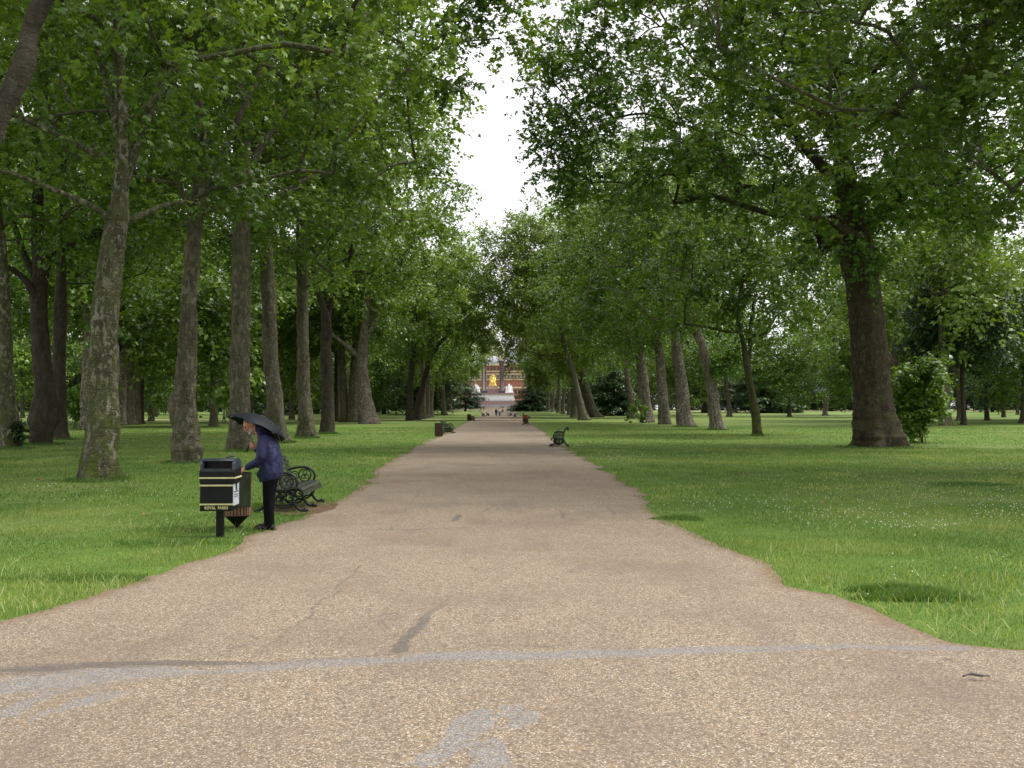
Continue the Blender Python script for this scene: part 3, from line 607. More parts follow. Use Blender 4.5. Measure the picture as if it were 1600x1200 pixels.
T('plane_tree', 'thin mossy dark trunk with a small fork, right of the spotted trunks', 'tree',
  [(1184, 680, 18), (1181, 655, 13), (1177, 625, 12), (1171, 595, 11), (1166, 565, 11), (1160, 530, 7), (1152, 490, 6)],
  limbs=[[(1168, 570, 8, 0), (1172, 540, 7, .3), (1174, 500, 6, .6), (1180, 460, 4, 1)]],
  crown=((.5, 0, 12.5), (8, 8, 7), 6.4), bark=BARK_M, lod='mid', seed=42, group=GR, flare=.2)
T('plane_tree', 'spotted trunk leaning left with a bright leafy shoot at head height', 'tree',
  [(1122, 671, 25), (1117, 645, 18), (1113, 610, 17), (1106, 575, 16), (1097, 540, 15), (1087, 510, 14), (1081, 470, 12), (1079, 420, 10), (1078, 360, 8)],
  crown=((-2.8, 0, 18.5), (12.3, 9, 11), 8.8), bark=BARK_S, lod='mid', seed=43, group=GR, flare=.35, dense=1.4)
T('plane_tree', 'stout spotted trunk, second left of the bright leafy shoot', 'tree',
  [(1071, 666, 30), (1068, 645, 22), (1065, 600, 19), (1059, 560, 17), (1054, 515, 14), (1048, 470, 13), (1044, 425, 10)],
  crown=((-2.6, 0, 18.3), (12.5, 9, 11), 8.8), bark=BARK_S, lod='far', seed=44, group=GR, flare=.4, dense=1.4)
T('plane_tree', 'pale straight spotted trunk in the middle of the right hand group', 'tree',
  [(1039, 663, 23), (1037, 640, 17), (1034, 600, 16), (1031, 560, 14), (1026, 520, 12), (1020, 470, 9)],
  crown=((-2.4, 0, 18.3), (12.5, 9, 11.5), 9), bark=BARK_S, lod='far', seed=45, group=GR, flare=.35, dense=1.4)
T('plane_tree', 'leftmost spotted trunk of the right hand group, with leafy sprouts at its foot', 'tree',
  [(1012, 660, 27), (1009, 640, 19), (1005, 600, 17), (1001, 560, 15), (997, 525, 14), (992, 480, 10)],
  crown=((-2.2, 0, 18.5), (13, 9, 11.5), 8.5), bark=BARK_S, lod='far', seed=46, group=GR, flare=.4, dense=1.4)
T('plane_tree', 'pale slanting half of the broad forked trunk at the right of the path', 'tree',
  [(930, 652, 24), (923, 635, 17), (914, 605, 14), (905, 575, 13), (896, 545, 11), (888, 515, 8)],
  crown=((-3, 0, 20), (14, 10, 11.5), 9), bark=BARK, lod='far', seed=47, group=GR, leaf=LEAF_L, dense=1.4)
T('plane_tree', 'near black half of the broad forked trunk at the right of the path', 'tree',
  [(911, 652, 25), (910, 635, 20), (907, 605, 17), (904, 575, 14), (902, 550, 10)],
  crown=((-7, 4, 16), (11, 10, 9), 6.5), bark=BARK_D, lod='far', seed=48, group=GR, leaf=LEAF_L, dense=1.2)
# outer rows on the left
GO = 'plane trees of the outer row at the left'
T('plane_tree', 'trunk cut by the left edge of the picture with ivy at its foot', 'tree',
  [(14, 700, 34), (11, 670, 28), (7, 600, 25), (4, 480, 22), (0, 400, 20), (-6, 330, 16)], crown=((-1, 0, 17), (10, 9, 10), 8), lod='mid', seed=51, group=GO, bark=BARK_P, dense=.8)
T('plane_tree', 'trunk with a swollen mossy bulge above its foot and two rising limbs', 'tree',
  [(64, 694, 36), (66, 676, 34), (67, 655, 42), (69, 630, 36), (69, 600, 30), (64, 540, 26), (61, 480, 25), (63, 420, 23), (60, 350, 20), (58, 280, 14)],
  limbs=[[(61, 480, 13, 0), (45, 445, 11, -.5), (25, 425, 9, -1), (5, 415, 8, -1.5)], [(64, 450, 14, 0), (82, 405, 11, .4), (110, 385, 9, .8), (140, 370, 8, 1.2), (175, 362, 6, 1.6)], [(62, 440, 12, 0), (40, 400, 10, 0), (22, 350, 8, 0)]],
  crown=((0, 0, 18), (11, 9, 10), 8.5), lod='mid', seed=52, group=GO, bark=BARK_D, dense=.85, flare=.15)
T('plane_tree', 'dark straight trunk just right of the swollen mossy one', 'tree',
  [(94, 686, 30), (93, 660, 23), (92, 600, 20), (94, 500, 18), (97, 400, 15), (99, 330, 12)], crown=((0, 0, 18), (11, 9, 10), 8.5), lod='mid', seed=53, group=GO, bark=BARK_D, dense=.8)
T('plane_tree', 'slim grey trunk half hidden behind the nearest plane tree on its left side', 'tree',
  [(131, 672, 14), (131, 640, 11), (133, 580, 10), (136, 520, 9)], crown=((0, 0, 17), (10, 9, 10), 8), lod='far', seed=54, group=GO, bark=BARK_S, dense=1.2)
for k, (a, w_, lab, bk) in enumerate([(181, 11, 'dark narrow trunk, first of the far cluster right of the nearest plane tree', BARK_D), (191, 12, 'pale leaning trunk, second of the far cluster right of the nearest plane tree', BARK_S),
        (203, 15, 'broad grey brown trunk in the middle of the far cluster', BARK), (213, 12, 'brown trunk right of the broad one in the far cluster', BARK), (221, 8, 'thin dark trunk closing the far cluster at its right end', BARK_D)]):
    T('plane_tree', lab, 'tree', [(a, 665-k*.7, w_*1.5), (a-1, 640, w_*1.1), (a, 600, w_), (a+1+k, 550, w_*.8), (a+4+2*k, 510, w_*.6)], crown=((-2+k*1.2, k*2., 17), (8, 8, 10), 7.5), lod='far', seed=55+k, group=GO, bark=bk, dense=.8)
# ---------------------------------------------------------------- shared kinds further off: one of each built, then copied
def place(proto, x, Y, s=1., rz=0., sz=None, label=None, group=None, cat=None, name=None):
    c = copy_tree(proto); c.location = (x, Y, float(gz(Y))-.05); c.rotation_euler = (0, 0, rz); c.scale = (s, s, sz or s)
    if label: c['label'] = label
    if group: c['group'] = group
    if name: c.name = name
    return c
protos = []
def proto(*a, **k):
    o = make_tree(*a, **k); protos.append(o); return o
origin = Vector((0, 0, 0))
pA = proto('plane_tree', 'far plane tree', 'tree', [(0, 0, -.2, .75), (.1, 0, 1, .55), (.2, 0, 4, .48), (.3, .1, 7, .4), (.2, .2, 10, .3)], crown=((0, 0, 17), (11, 11, 11), 5.5), lod='bg', seed=61, base=origin, leaf=LEAF_L, dense=1.2)
pB = proto('plane_tree', 'far plane tree', 'tree', [(0, 0, -.2, .65), (-.1, 0, 1, .5), (-.5, 0, 4, .42), (-1.0, .1, 7, .36), (-1.2, .2, 10, .26)], crown=((0, 0, 16), (10, 10, 10.5), 5.0), lod='bg', seed=62, base=origin, leaf=LEAF, bark=BARK_S, dense=1.15)
pC = proto('broadleaf_tree', 'dark tree', 'tree', [(0, 0, -.2, .5), (0, 0, 1, .38), (.1, 0, 3, .33), (.1, .1, 6, .2)], crown=((0, 0, 6.6), (8.5, 7.8, 9.0), .3), lod='bg', seed=63, base=origin, leaf=LEAF_D, bark=BARK_D, dense=1.8)
pD = proto('broadleaf_tree', 'green tree', 'tree', [(0, 0, -.2, .5), (0, 0, 1, .4), (.1, 0, 4, .33), (.3, .1, 7, .2)], crown=((0, 0, 11), (8.5, 8.5, 8.5), 3.2), lod='bg', seed=64, base=origin, leaf=LEAF, bark=BARK, dense=1.3)
# far end of the avenue
def lateral(k): return ('nearest', 'second', 'third', 'fourth', 'fifth', 'sixth')[k]
pl = [(-14.2, 208, 1.1, 'far left plane tree third from the monument'), (-14.4, 262, 1.02, 'far left plane tree second from the monument'), (-14.2, 300, 1.02, 'last plane tree of the left row before the cedar'), (-16.4, 240, 1.1, 'far plane tree set back in the left row beside two others'), (-13.0, 182, 1.15, 'plane tree of the left row just past the far bin')]
for i, (x, Y, s, lab) in enumerate(pl): place(pA if i % 2 == 0 else pB, x, Y, s, i*1.3, 1.06, lab, GL)
pr = [(18.5, 232, 1.1, 'far right plane tree just past the forked trunk'), (18., 250, 1.08, 'far right plane tree second past the forked trunk'), (17.5, 268, 1.05, 'far right plane tree third past the forked trunk'), (17.2, 285, 1.05, 'far right plane tree fourth past the forked trunk'), (16.6, 303, 1.02, 'last but one plane tree of the right row'), (16.4, 322, 1.02, 'last plane tree of the right row nearest the monument'),
      (24.0, 176, 1.2, 'plane tree of the right row set back behind the tall light green one'), (14.5, 188, 1.35, 'plane tree of the right row behind the forked trunk')]
for i, (x, Y, s, lab) in enumerate(pr): place(pA if i % 2 else pB, x, Y, s, i*2.1, 1.08 if i != 6 else 1.12, lab, GR)
MARKS = [(14, 'the trunk at the left picture edge'), (64, 'the swollen mossy trunk'), (150, 'the nearest plane tree'), (205, 'the far trunk cluster'), (290, 'the knobbly trunk'), (378, 'the man\'s tall straight tree'), (432, 'the slim leaning trunk'), (478, 'the twin stemmed trunk'), (512, 'the Y forked trunk'), (575, 'the massive buttressed trunk'), (645, 'the dark leaning tree'), (695, 'the pale far trunks'), (772, 'the monument'), (850, 'the last right row trunks'), (920, 'the broad forked trunk'), (1012, 'the sprouting spotted trunk'), (1071, 'the stout spotted trunk'), (1122, 'the leaning spotted trunk'), (1184, 'the thin mossy trunk'), (1300, 'the wide black cedar'), (1372, 'the broad dark trunk'), (1467, 'the shoot bush'), (1520, 'the young trees'), (1595, 'the right picture edge')]
SEEN = {}
def lab_for(kind, x, Y):
    px = 778+F*x/Y; m = min(MARKS, key=lambda q: abs(q[0]-px)); side = 'just right of' if px > m[0] else 'just left of'
    if px < -60: side, m = 'beyond', (0, 'the left picture edge')
    if px > 1660: side, m = 'beyond', (0, 'the right picture edge')
    k = SEEN.get((kind, side, m[1]), 0); SEEN[(kind, side, m[1])] = k+1
    o_ = ['', ', second there', ', third there', ', fourth there', ', fifth there', ', sixth there', ', seventh there', ', eighth there', ', ninth there', ', tenth there', ', eleventh there', ', twelfth there', ', thirteenth there'][min(k, 12)]
    return f'{kind} {side} {m[1]}{o_}'
T('plane_tree', 'tall light green plane tree whose crown closes the bottom of the sky gap', 'tree', [(0, 0, -.1, .8), (-.5, 0, 2, .6), (-1.4, 0, 6, .5), (-2.5, 0, 10, .4), (-3.5, 0, 14, .3)],
  crown=((-6.8, 0, 20.5), (12.5, 9, 12.4), 9.8), base=Vector((13.0, 150, 0)), lod='far', seed=49, group=GR, leaf=LEAF_L, bark=BARK, dense=2.7)
# a second and third line of planes beyond each row
rg = np.random.default_rng(77)
for x, Y in [(-29, 98), (-31, 128), (-31, 158), (-30, 192), (-44, 88), (-50, 140), (-62, 112), (-68, 165), (-37, 230), (-55, 215), (-80, 140), (-92, 190), (-75, 110), (-45, 118), (-48, 180), (-100, 150), (-112, 200), (-75, 215), (-26, 210), (-90, 118)]:
    x += rg.uniform(-2, 2); place([pA, pB, pD, pD][rg.integers(4)], x, Y, rg.uniform(.95, 1.2), rg.uniform(0, 6), None, lab_for('green tree behind the rows', x, Y), 'green trees behind the left rows')
for x, Y in [(46, 104), (61, 118), (53, 136), (56, 150), (78, 130), (36, 205), (52, 215), (88, 165), (64, 212), (78, 236), (54, 244), (92, 250), (100, 125), (34, 262), (115, 172), (54, 130), (66, 142), (82, 150), (70, 190), (47, 250), (95, 215), (130, 200)]:
    x += rg.uniform(-2, 2); ff = 1.45 if Y < 141 and x/Y < .40 else 1.0; x *= ff; Y *= ff; place([pA, pB, pD][rg.integers(3)], x, Y, rg.uniform(.95, 1.15)*(1+(ff-1)*.5), rg.uniform(0, 6), None, lab_for('green tree behind the row', x, Y), 'green trees behind the right row')
# belts of dark trees at the park's edge
for i in range(46):
    x = -245+i*5.0+rg.uniform(-1.5, 1.5)
    if x > -17: break
    Y = rg.uniform(240, 275) if i % 2 else rg.uniform(285, 340)
    place([pC, pD, pC][rg.integers(3)], x, Y, rg.uniform(1.0, 1.35), rg.uniform(0, 6), None, lab_for('dark belt tree', x, Y), 'dark trees along the far left side')
for i in range(40):
    x = -330+i*7.9+rg.uniform(-1.5, 1.5); Y = rg.uniform(360, 400)
    place(pC, x, Y, rg.uniform(1.2, 1.6), rg.uniform(0, 6), None, lab_for('farthest dark tree', x, Y), 'dark trees along the far left side')
for i in range(60):
    x = 24+i*5.0+rg.uniform(-1.5, 1.5)
    Y = rg.uniform(378, 400) if i % 2 else rg.uniform(410, 450)
    place([pC, pC, pD][rg.integers(3)], x, Y, rg.uniform(1.1, 1.6), rg.uniform(0, 6), None, lab_for('dark belt tree', x, Y), 'dark trees along the far right side')
# conifers and cedars
def conifer(name, label, base, H, r, seed, leaf, z0=.8, layers=14, tr=.35, n=46, grp=None, lump=.25, size=.42, lean=0., cat='tree'):
    rg = np.random.default_rng(seed); root = empty(name, base); tag(root, label, cat, grp); mb = MB()
    mb.tube([(0, 0, -.2), (0, 0, 1.2), (0, 0, H*.5), (lean, 0, H*.97)], [tr*1.5, tr, tr*.6, .03], 9)
    Cs = []
    for i in range(layers):
        f = i/(layers-1); z = z0+(H-z0)*f; rr = r*(1-f**1.4)*rg.uniform(.8, 1.1)+.3; m = max(3, int(9*(1-f)+3))
        for k in range(m):
            a = rg.uniform(0, 6.28); q = rg.uniform(.75, 1.1)*rr; e = np.array([math.cos(a)*q, math.sin(a)*q, z-.10*q+rg.normal(0, .2)])
            mb.tube([(0, 0, z), e*np.array([.5, .5, 1])+np.array([0, 0, .1]), e], [.08, .05, .015], 4)
            for s_ in np.linspace(.3, 1, max(2, int(q/1.1))): Cs.append([e[0]*s_, e[1]*s_, z+(e[2]-z)*s_])
    Cs = np.array(Cs); P, nr, tip, sz, ti, _ = twig_leaves(rg, Cs, np.full(len(Cs), 1.0)*rg.uniform(.7, 1.2, len(Cs)), 9, 7, size, np.array([0, 0, H*.5]), droop=.3, flat=.25, up=1.4)
    mb.build('trunk', BARK_D, root); link('crown', leaves_mesh('crown', P, nr, tip, sz, ti, KITE), leaf, root); return root
conifer('cedar_tree', 'small spreading cedar left of the monument steps with layered dark boughs', Vector((-10.4, 318, float(gz(318)))), 12, 6.5, 71, LEAF_C, z0=2.0, layers=9, tr=.3)
conifer('yew_tree', 'dark dense evergreen right of the monument steps', Vector((10.8, 316, float(gz(316)))), 11.5, 6.5, 72, LEAF_D, z0=.5, layers=12)
conifer('yew_tree', 'second dark evergreen behind the one right of the monument steps', Vector((16.0, 330, float(gz(330)))), 12.5, 7, 73, LEAF_D, z0=.5, layers=12)
p = ground(955, 650); conifer('yew_tree', 'round dark evergreen between the forked trunk and the group of spotted trunks', Vector((27.5, 235, float(gz(235)))), 12.5, 7.2, 74, LEAF_D, z0=.3, layers=13)
p = ground(1192, 645); conifer('conifer', 'tall drooping dark conifer behind the thin mossy trunk', p, 26, 11, 75, LEAF_D, z0=1.6, layers=17, tr=1.2, size=.5)
p = ground(1103, 645); conifer('conifer', 'dark conifer with flared trunk behind the leaning spotted tree', p, 24, 10, 76, LEAF_D, z0=4.5, layers=14, tr=1.1, size=.5)
p = ground(1300, 642.3); conifer('cedar_tree', 'wide cedar with black trunk and level boughs standing alone beyond the right lawn', p, 21, 15, 77, LEAF_C, z0=5.5, layers=8, tr=1.0, size=.6)
p = ground(1338, 642.5); conifer('copper_beech', 'purple leaved tree beside the wide cedar', p, 23, 9, 78, LEAF_P, z0=6, layers=10, tr=.6, size=.6)
conifer('yew_tree', 'dark evergreen at the far left beyond the plane trunks', Vector((-52, 262, float(gz(262)))), 11, 7, 79, LEAF_D, z0=.3, layers=12)
conifer('yew_tree', 'black green evergreen seen just right of the tall straight trunk behind the man', Vector((-57, 240, float(gz(240)))), 9, 6, 80, LEAF_D, z0=.3, layers=11)
# young lawn trees at the right
GY = 'young thin stemmed trees at the right'
def young(px, py, wd, ztop, lab, seed, leaf, r=5.4, z0=4.6):
    b = ground(px, py); s = wd/2*b.y/F
    return make_tree('young_tree', lab, 'tree', [(0, 0, -.1, s*1.25), (.02, 0, .6, s), (-.05, 0, 2.5, s*.9), (-.1, 0, 5, s*.8)], crown=((-.2, 0, (z0+ztop)/2), (r, r, (ztop-z0)/2), z0), base=b, lod='far', seed=seed, group=GY, leaf=leaf, bark=BARK_D, flare=.3, dense=1.1)
young(1506, 664, 8, 17.5, 'nearest of the young trees at the right, first thin stem beyond the shoot bush', 81, LEAF_D, 6.0, 6.0)
young(1542, 657, 7, 19, 'second young tree at the right, with a dark layered crown', 82, LEAF_D, 6.5, 6.4)
young(1568, 652, 6, 19, 'third young tree at the right, thin stem near the picture edge', 83, LEAF_D, 6.0, 6.8)
young(1590, 648, 5, 18, 'farthest young tree at the right edge of the picture', 84, LEAF, 6.0, 6.8)
young(1467, 653, 8, 20, 'young tree with grey stem rising behind the shoot bush', 85, LEAF_D, 6.8, 6.)
# shoots and shrubs
def shrub(name, lab, base, c, r, seed, leaf, n=26, size=.22, cr_=.6, nt_=10, nl=9, shp=KITE, stems=8):
    rg = np.random.default_rng(seed); root = empty(name, base); tag(root, lab, 'shrub')
    C = clump_points(rg, n, c, r, .15, seed, .45); mb = MB()
    for q in C[::max(1, n//stems)]:
        a = rg.normal(0, .12, 2); mb.tube(cr_pts([(a[0], a[1], -.05), (q[0]*.5, q[1]*.5, q[2]*.55), tuple(q)], 3), .018, 5, caps=False)
    P, nr, tip, sz, ti, _ = twig_leaves(rg, C, np.full(n, cr_), nt_, nl, size, np.array([c[0], c[1], 0]))
    mb.build('stems', BARK_D, root); link('foliage', leaves_mesh('foliage', P, nr, tip, sz, ti, shp), leaf, root); return root
g = ground(1440, 692); shrub('shoot_bush', 'leafy green bush of shoots growing against the right side of the broad dark trunk', g, (.1, .4, 2.0), (1.5, 1.2, 2.4), 91, LEAF_B, 46, .21, .8, 13, 10, LOBED)
g = ground(1006, 661); shrub('sprouts', 'bright leafy sprouts round the foot of the leftmost spotted trunk', g, (-.6, 0, 1.2), (1.5, 1, 1.7), 92, LEAF_B, 11, .24, .5)
g = ground(118, 672); shrub('sprouts', 'bright yellow green bush between the dark straight trunk and the nearest plane tree', g, (-.2, 1, 1.6), (1.2, 1, 1.9), 93, LEAF_B, 30, .22, .6, 12, 10)
g = ground(26, 700); shrub('ivy', 'low ivy shoots at the foot of the trunk by the left picture edge', g, (0, 0, .5), (.4, .4, .8), 94, LEAF_D, 14, .12, .3)
b_ = ground(1121, 671); shrub('leafy_shoot', 'bright yellow green leafy shoot sticking out of the leaning spotted trunk', Vector((b_.x, b_.y, 0)), (.9, -.4, 5.4), (1.6, 1, 1.3), 95, LEAF_B, 22, .26, .7, 10, 9, stems=4)
for pz in protos:                    # the builders' originals become the last trees of the belt
    i = protos.index(pz); pz.location = ((-120, -135, 150, 165)[i], 300, float(gz(300)))
    pz['label'] = ('leafy tree at the far end of the left belt', 'leaning leafy tree at the far end of the left belt', 'dark tree at the far end of the right belt', 'green tree at the far end of the right belt')[i]
    pz['group'] = 'trees at the ends of the far belts'
# ================================================================ objects
IRON = simple('black_iron', (.007, .009, .011), .45, .3, var=.3, scale=20)
SLAT = simple('green_black_slat', (.026, .034, .022), .42, .4, var=.35, scale=14)
BLACK = simple('black_paint', (.004, .005, .0045), .4, .22, var=.35, scale=6)
NAVYG = simple('worn_blue_grey_paint', (.022, .030, .042), .4, .5, var=.3, scale=9)
YEL = simple('cream_yellow_band', (.46, .44, .22), .55, .3, var=.1, scale=15)
GREENP = simple('dark_green_paint', (.030, .042, .020), .5, .4, var=.3, scale=5)
PAPER = simple('grey_notice', (.36, .38, .42), .5, .4, var=.12, scale=12)
WOOD = simple('weathered_wood', (.20, .115, .070), .8, .2, var=.35, scale=12)
WOODD = simple('dark_brown_wood', (.060, .032, .020), .7, .3, var=.3, scale=9)
RUST = simple('orange_brown_wood', (.22, .060, .025), .7, .3, var=.3, scale=9)
SOIL = simple('bare_soil', (.10, .065, .042), .95, .1, scale=6)
def arc(cx, cz, r, a0, a1, n=14, y=0, rz=None):
    return [(cx+r*math.cos(a), y, cz+(rz or r)*math.sin(a)) for a in np.linspace(R(a0), R(a1), n)]
def make_bench(name, label, loc, rz, group):
    root = empty(name, loc, rz); tag(root, label, 'bench', group)
    for k, y in enumerate((-.88, 0, .88)):
        mb = MB()
        def tb(pts, r, n=7, sm=4): mb.tube(cr_pts([(a, y, b) for a, b in pts], sm), r, n)
        tb([(-.42, .02), (-.33, .08), (-.25, .20), (-.19, .34), (-.18, .42), (-.21, .58), (-.27, .76), (-.32, .87)], .024)
        tb([(-.32, .87), (-.38, .895), (-.43, .86), (-.43, .81), (-.39, .79), (-.365, .82)], .020)
        mb.ball((-.395, y, .835), .035)
        tb([(-.19, .40), (-.05, .365), (.10, .37), (.24, .41), (.33, .40), (.37, .34), (.36, .29)], .022)
        tb([(.24, .39), (.20, .28), (.22, .18), (.28, .09), (.35, .045), (.41, .05)], .026)
        mb.ball((.415, y, .045), (.055, .038, .045)); mb.ball((-.42, y, .03), (.05, .035, .035))
        mb.tube(arc(.02, .255, .25, 0, 360, 26, y, .125), .016, 6, caps=False)
        for cx, cz, r in ((-.13, .255, .055), (.0, .275, .045), (.02, .20, .035), (.14, .26, .055)):
            mb.tube(arc(cx, cz, r, 0, 330, 14, y), .011, 5); mb.ball((cx, y, cz), .018, 8, 5)
        tb([(-.20, .22), (-.05, .10), (.12, .10), (.25, .17)], .016)
        if k != 1:
            tb([(-.24, .66), (-.17, .655), (-.05, .68), (.10, .685), (.22, .63), (.275, .53), (.25, .43), (.20, .40)], .023)
            mb.tube(arc(.09, .535, .115, 0, 360, 20, y), .014, 6, caps=False)
            mb.tube(arc(-.10, .53, .075, 0, 360, 16, y), .012, 6, caps=False)
            for cx, cz, r in ((.09, .58, .04), (.055, .505, .038), (.13, .505, .038), (-.10, .53, .035)):
                mb.tube(arc(cx, cz, r, 0, 360, 12, y), .009, 5, caps=False)
            mb.ball((.09, y, .535), .022, 8, 5)
        mb.build('side_frame' if k != 1 else 'middle_frame', IRON, root)
    def slat(mb, x, z, ang, wdt=.068, th=.024):
        rot = Matrix.Rotation(-ang, 3, 'Y'); mb.box((x, 0, z), (wdt, 1.86, th), rot)
    mb = MB()
    for x, z, a in ((-.13, .418, -14), (-.05, .404, -5), (.03, .403, 2), (.11, .412, 9), (.19, .427, 10), (.27, .432, -6), (.345, .402, -48), (.385, .335, -84)): slat(mb, x, z, R(a))
    mb.build('seat', SLAT, root)
    mb = MB()
    for x, z, a in ((-.165, .50, 100), (-.182, .595, 102), (-.207, .69, 106), (-.238, .785, 109), (-.290, .875, 116)): slat(mb, x, z, R(a), .07)
    mb.build('backrest', SLAT, root)
    return root
GB = 'cast iron park benches along the path'
# near bench: its three front feet touch the ground at these photo points
f0, f1 = ground(473, 803), ground(504, 785); ax = (f1-f0); ang = math.atan2(ax.y, ax.x)-R(90)
mid = (f0+f1)/2; mid.z = 0
rzb = ang; off = Vector((math.cos(rzb), math.sin(rzb), 0))*-.40
b0 = make_bench('park_bench', 'slatted bench with scrolled cast iron arms just behind the man with the umbrella', mid+off, rzb, GB)
def bench_at(px, py, rz, lab):
    b = copy_tree(b0); p = ground(px, py); b.location = p; b.rotation_euler = (0, 0, rz); b['label'] = lab; return b
bench_at(700, 677, R(-4), 'dark scrolled bench beside the square brown bin on the left of the path')
bench_at(738, 657.5, R(-4), 'dark bench beside the small far bin on the left edge of the path')
bench_at(755, 650.8, R(-5), 'far left bench, nearer of the two by the path end')
bench_at(762, 650, R(-3), 'far left bench, last one before the monument')
bench_at(874, 697, R(176), 'dark scrolled bench facing the path, nearest on the right side')
bench_at(822, 663.5, R(180), 'dark bench in front of the orange brown bin on the right of the path')
bench_at(805, 652, R(180), 'far bench on the right edge of the path, third from the camera')
bench_at(798, 650, R(180), 'farthest small bench on the right edge of the path')
mb = MB(); th_ = np.linspace(0, 2*math.pi, 90, endpoint=False); rr_ = 1+.30*fbm(np.stack([np.cos(th_)*2.2, np.sin(th_)*2.2, th_*0], 1), 7, 5)
mb.add(np.vstack([[0, 0, 0], np.stack([.60*rr_*np.cos(th_), 1.25*rr_*np.sin(th_), th_*0], 1)]), [(0, 1+i, 1+(i+1) % 90) for i in range(90)]); o = mb.build('bare_soil_patch', SOIL, None, (mid.x-.12, mid.y-.1, .017)); tag(o, kind='structure')
# black bin on a post with the lettering
g = ground(338.5, 842); s = g.y/F
root = empty('dog_waste_bin', g, R(2)); tag(root, 'black box bin on a post with cream bands and ROYAL PARKS lettering', 'bin')
mb = MB(); mb.box((0, .20, .19), (.095, .095, .46)); mb.box((0, .20, .402), (.2, .2, .012)); mb.build('post', BLACK, root)
W2 = .242; D0, D1 = 0., .40
mb = MB(); mb.prism([(-W2+.01, .392), (W2-.035, .392), (W2-.035, .775), (-W2+.01, .775)], D0+.004, D1)
mb.box((-.02, (D0+D1)/2, .386), (.44, .38, .012)); mb.build('lower_body', BLACK, root)
# hood: side profile in (y,z) with curved top, a wide opening at the front
prof = [(D0, .775), (D0, .925), (.04, .965), (D1, .965), (D1, .775)]
mb = MB(); k = len(prof); v = [(-W2, a, b) for a, b in prof]+[(W2, a, b) for a, b in prof]
mb.add(v, [tuple(range(k-1, -1, -1)), tuple(range(k, 2*k))]+[(i, (i+1) % k, (i+1) % k+k, i+k) for i in range(k)], False)
hood = mb.build('hood', BLACK, root)
mb = MB(); mb.prism([(-.195, .0), (.185, .0), (.17, .028), (-.185, .028)], .015, .05)
o = mb.build('tray', NAVYG, hood); o.location = (0, .0, .930)
mb = MB()
prof = [(.02, .95), (.028, 1.03), (.06, 1.075), (.13, 1.10), (.26, 1.10), (.35, 1.07), (.40, 1.0), (.40, .95)]
for x0, x1 in ((-W2, -W2+.03), (W2-.045, W2+.0)):
    mb.add([(x0, a, b) for a, b in prof]+[(x1, a, b) for a, b in prof], [tuple(range(7, -1, -1)), tuple(range(8, 16))]+[(i, (i+1) % 8, (i+1) % 8+8, i+8) for i in range(8)], False)
P_ = prof[3:]; top_ = [(-W2+.03, a, b) for a, b in P_]+[(W2-.045, a, b) for a, b in P_]+[(-W2+.03, a, b-.02) for a, b in P_]+[(W2-.045, a, b-.02) for a, b in P_]
n_ = len(P_); mb.add(top_, [(i, i+1, i+1+n_, i+n_) for i in range(n_-1)]+[(2*n_+i, 3*n_+i, 3*n_+i+1, 2*n_+i+1) for i in range(n_-1)]+[(0, n_, 3*n_, 2*n_)], False)
mb.tube([(-W2+.02, .06, 1.075), (W2-.03, .06, 1.075)], .013, 8); mb.tube(cr_pts([(.05, .30, 1.10), (.12, .30, 1.125), (.17, .30, 1.12)], 4), .012, 6)
mb.build('curved_lid', NAVYG, root)
mb = MB(); mb.prism([(-.20, .955), (.17, .955), (.16, 1.06), (-.19, 1.06)], .22, .25); mb.build('inner_flap', BLACK, root)
for x0, x1, z in ((-W2-.006, W2+.006, .838), (-W2+.004, W2-.029, .735), (-W2+.004, W2-.029, .474)):
    mb = MB(); mb.box(((x0+x1)/2, .20, z), (x1-x0, .412, .021)); mb.build('band', YEL, root)
mb = MB(); mb.box((W2-.028, .20, .60), (.008, .34, .30)); nb = mb.build('notice', PAPER, root)
mb = MB(); mb.box((.006, .20, .705), (.004, .10, .09)); mb.box((.006, .20, .64), (.004, .26, .012)); mb.box((.006, .20, .60), (.004, .22, .008)); mb.box((.006, .20, .57), (.004, .24, .008)); mb.build('print', NAVYG, nb); nb.children[0].location = (W2-.028, 0, 0)
mb = MB(); mb.box((W2-.0255, .20, .79-.02), (.004, .12, .03)); 
def text(txt, size, m, name, parent, loc, rot, ext=.002, sx=1.0, off=.0):
    cu = bpy.data.curves.new('t', 'FONT'); cu.body = txt; cu.size = size; cu.extrude = ext; cu.align_x = 'CENTER'; cu.offset = off
    to = bpy.data.objects.new('t', cu); COL.objects.link(to); bpy.context.view_layer.update()
    me = bpy.data.meshes.new_from_object(to.evaluated_get(bpy.context.evaluated_depsgraph_get())); bpy.data.objects.remove(to)
    me.materials.clear(); o = link(name, me, m, parent); o.location = loc; o.rotation_euler = rot; o.scale = (sx, 1, 1); return o
text('ROYAL  PARKS', .056, simple('gold_lettering', (.50, .44, .20), .5, .3, var=.1), 'lettering', root, (-.01, .0015, .407), (R(90), 0, 0), sx=.86, off=.0012)
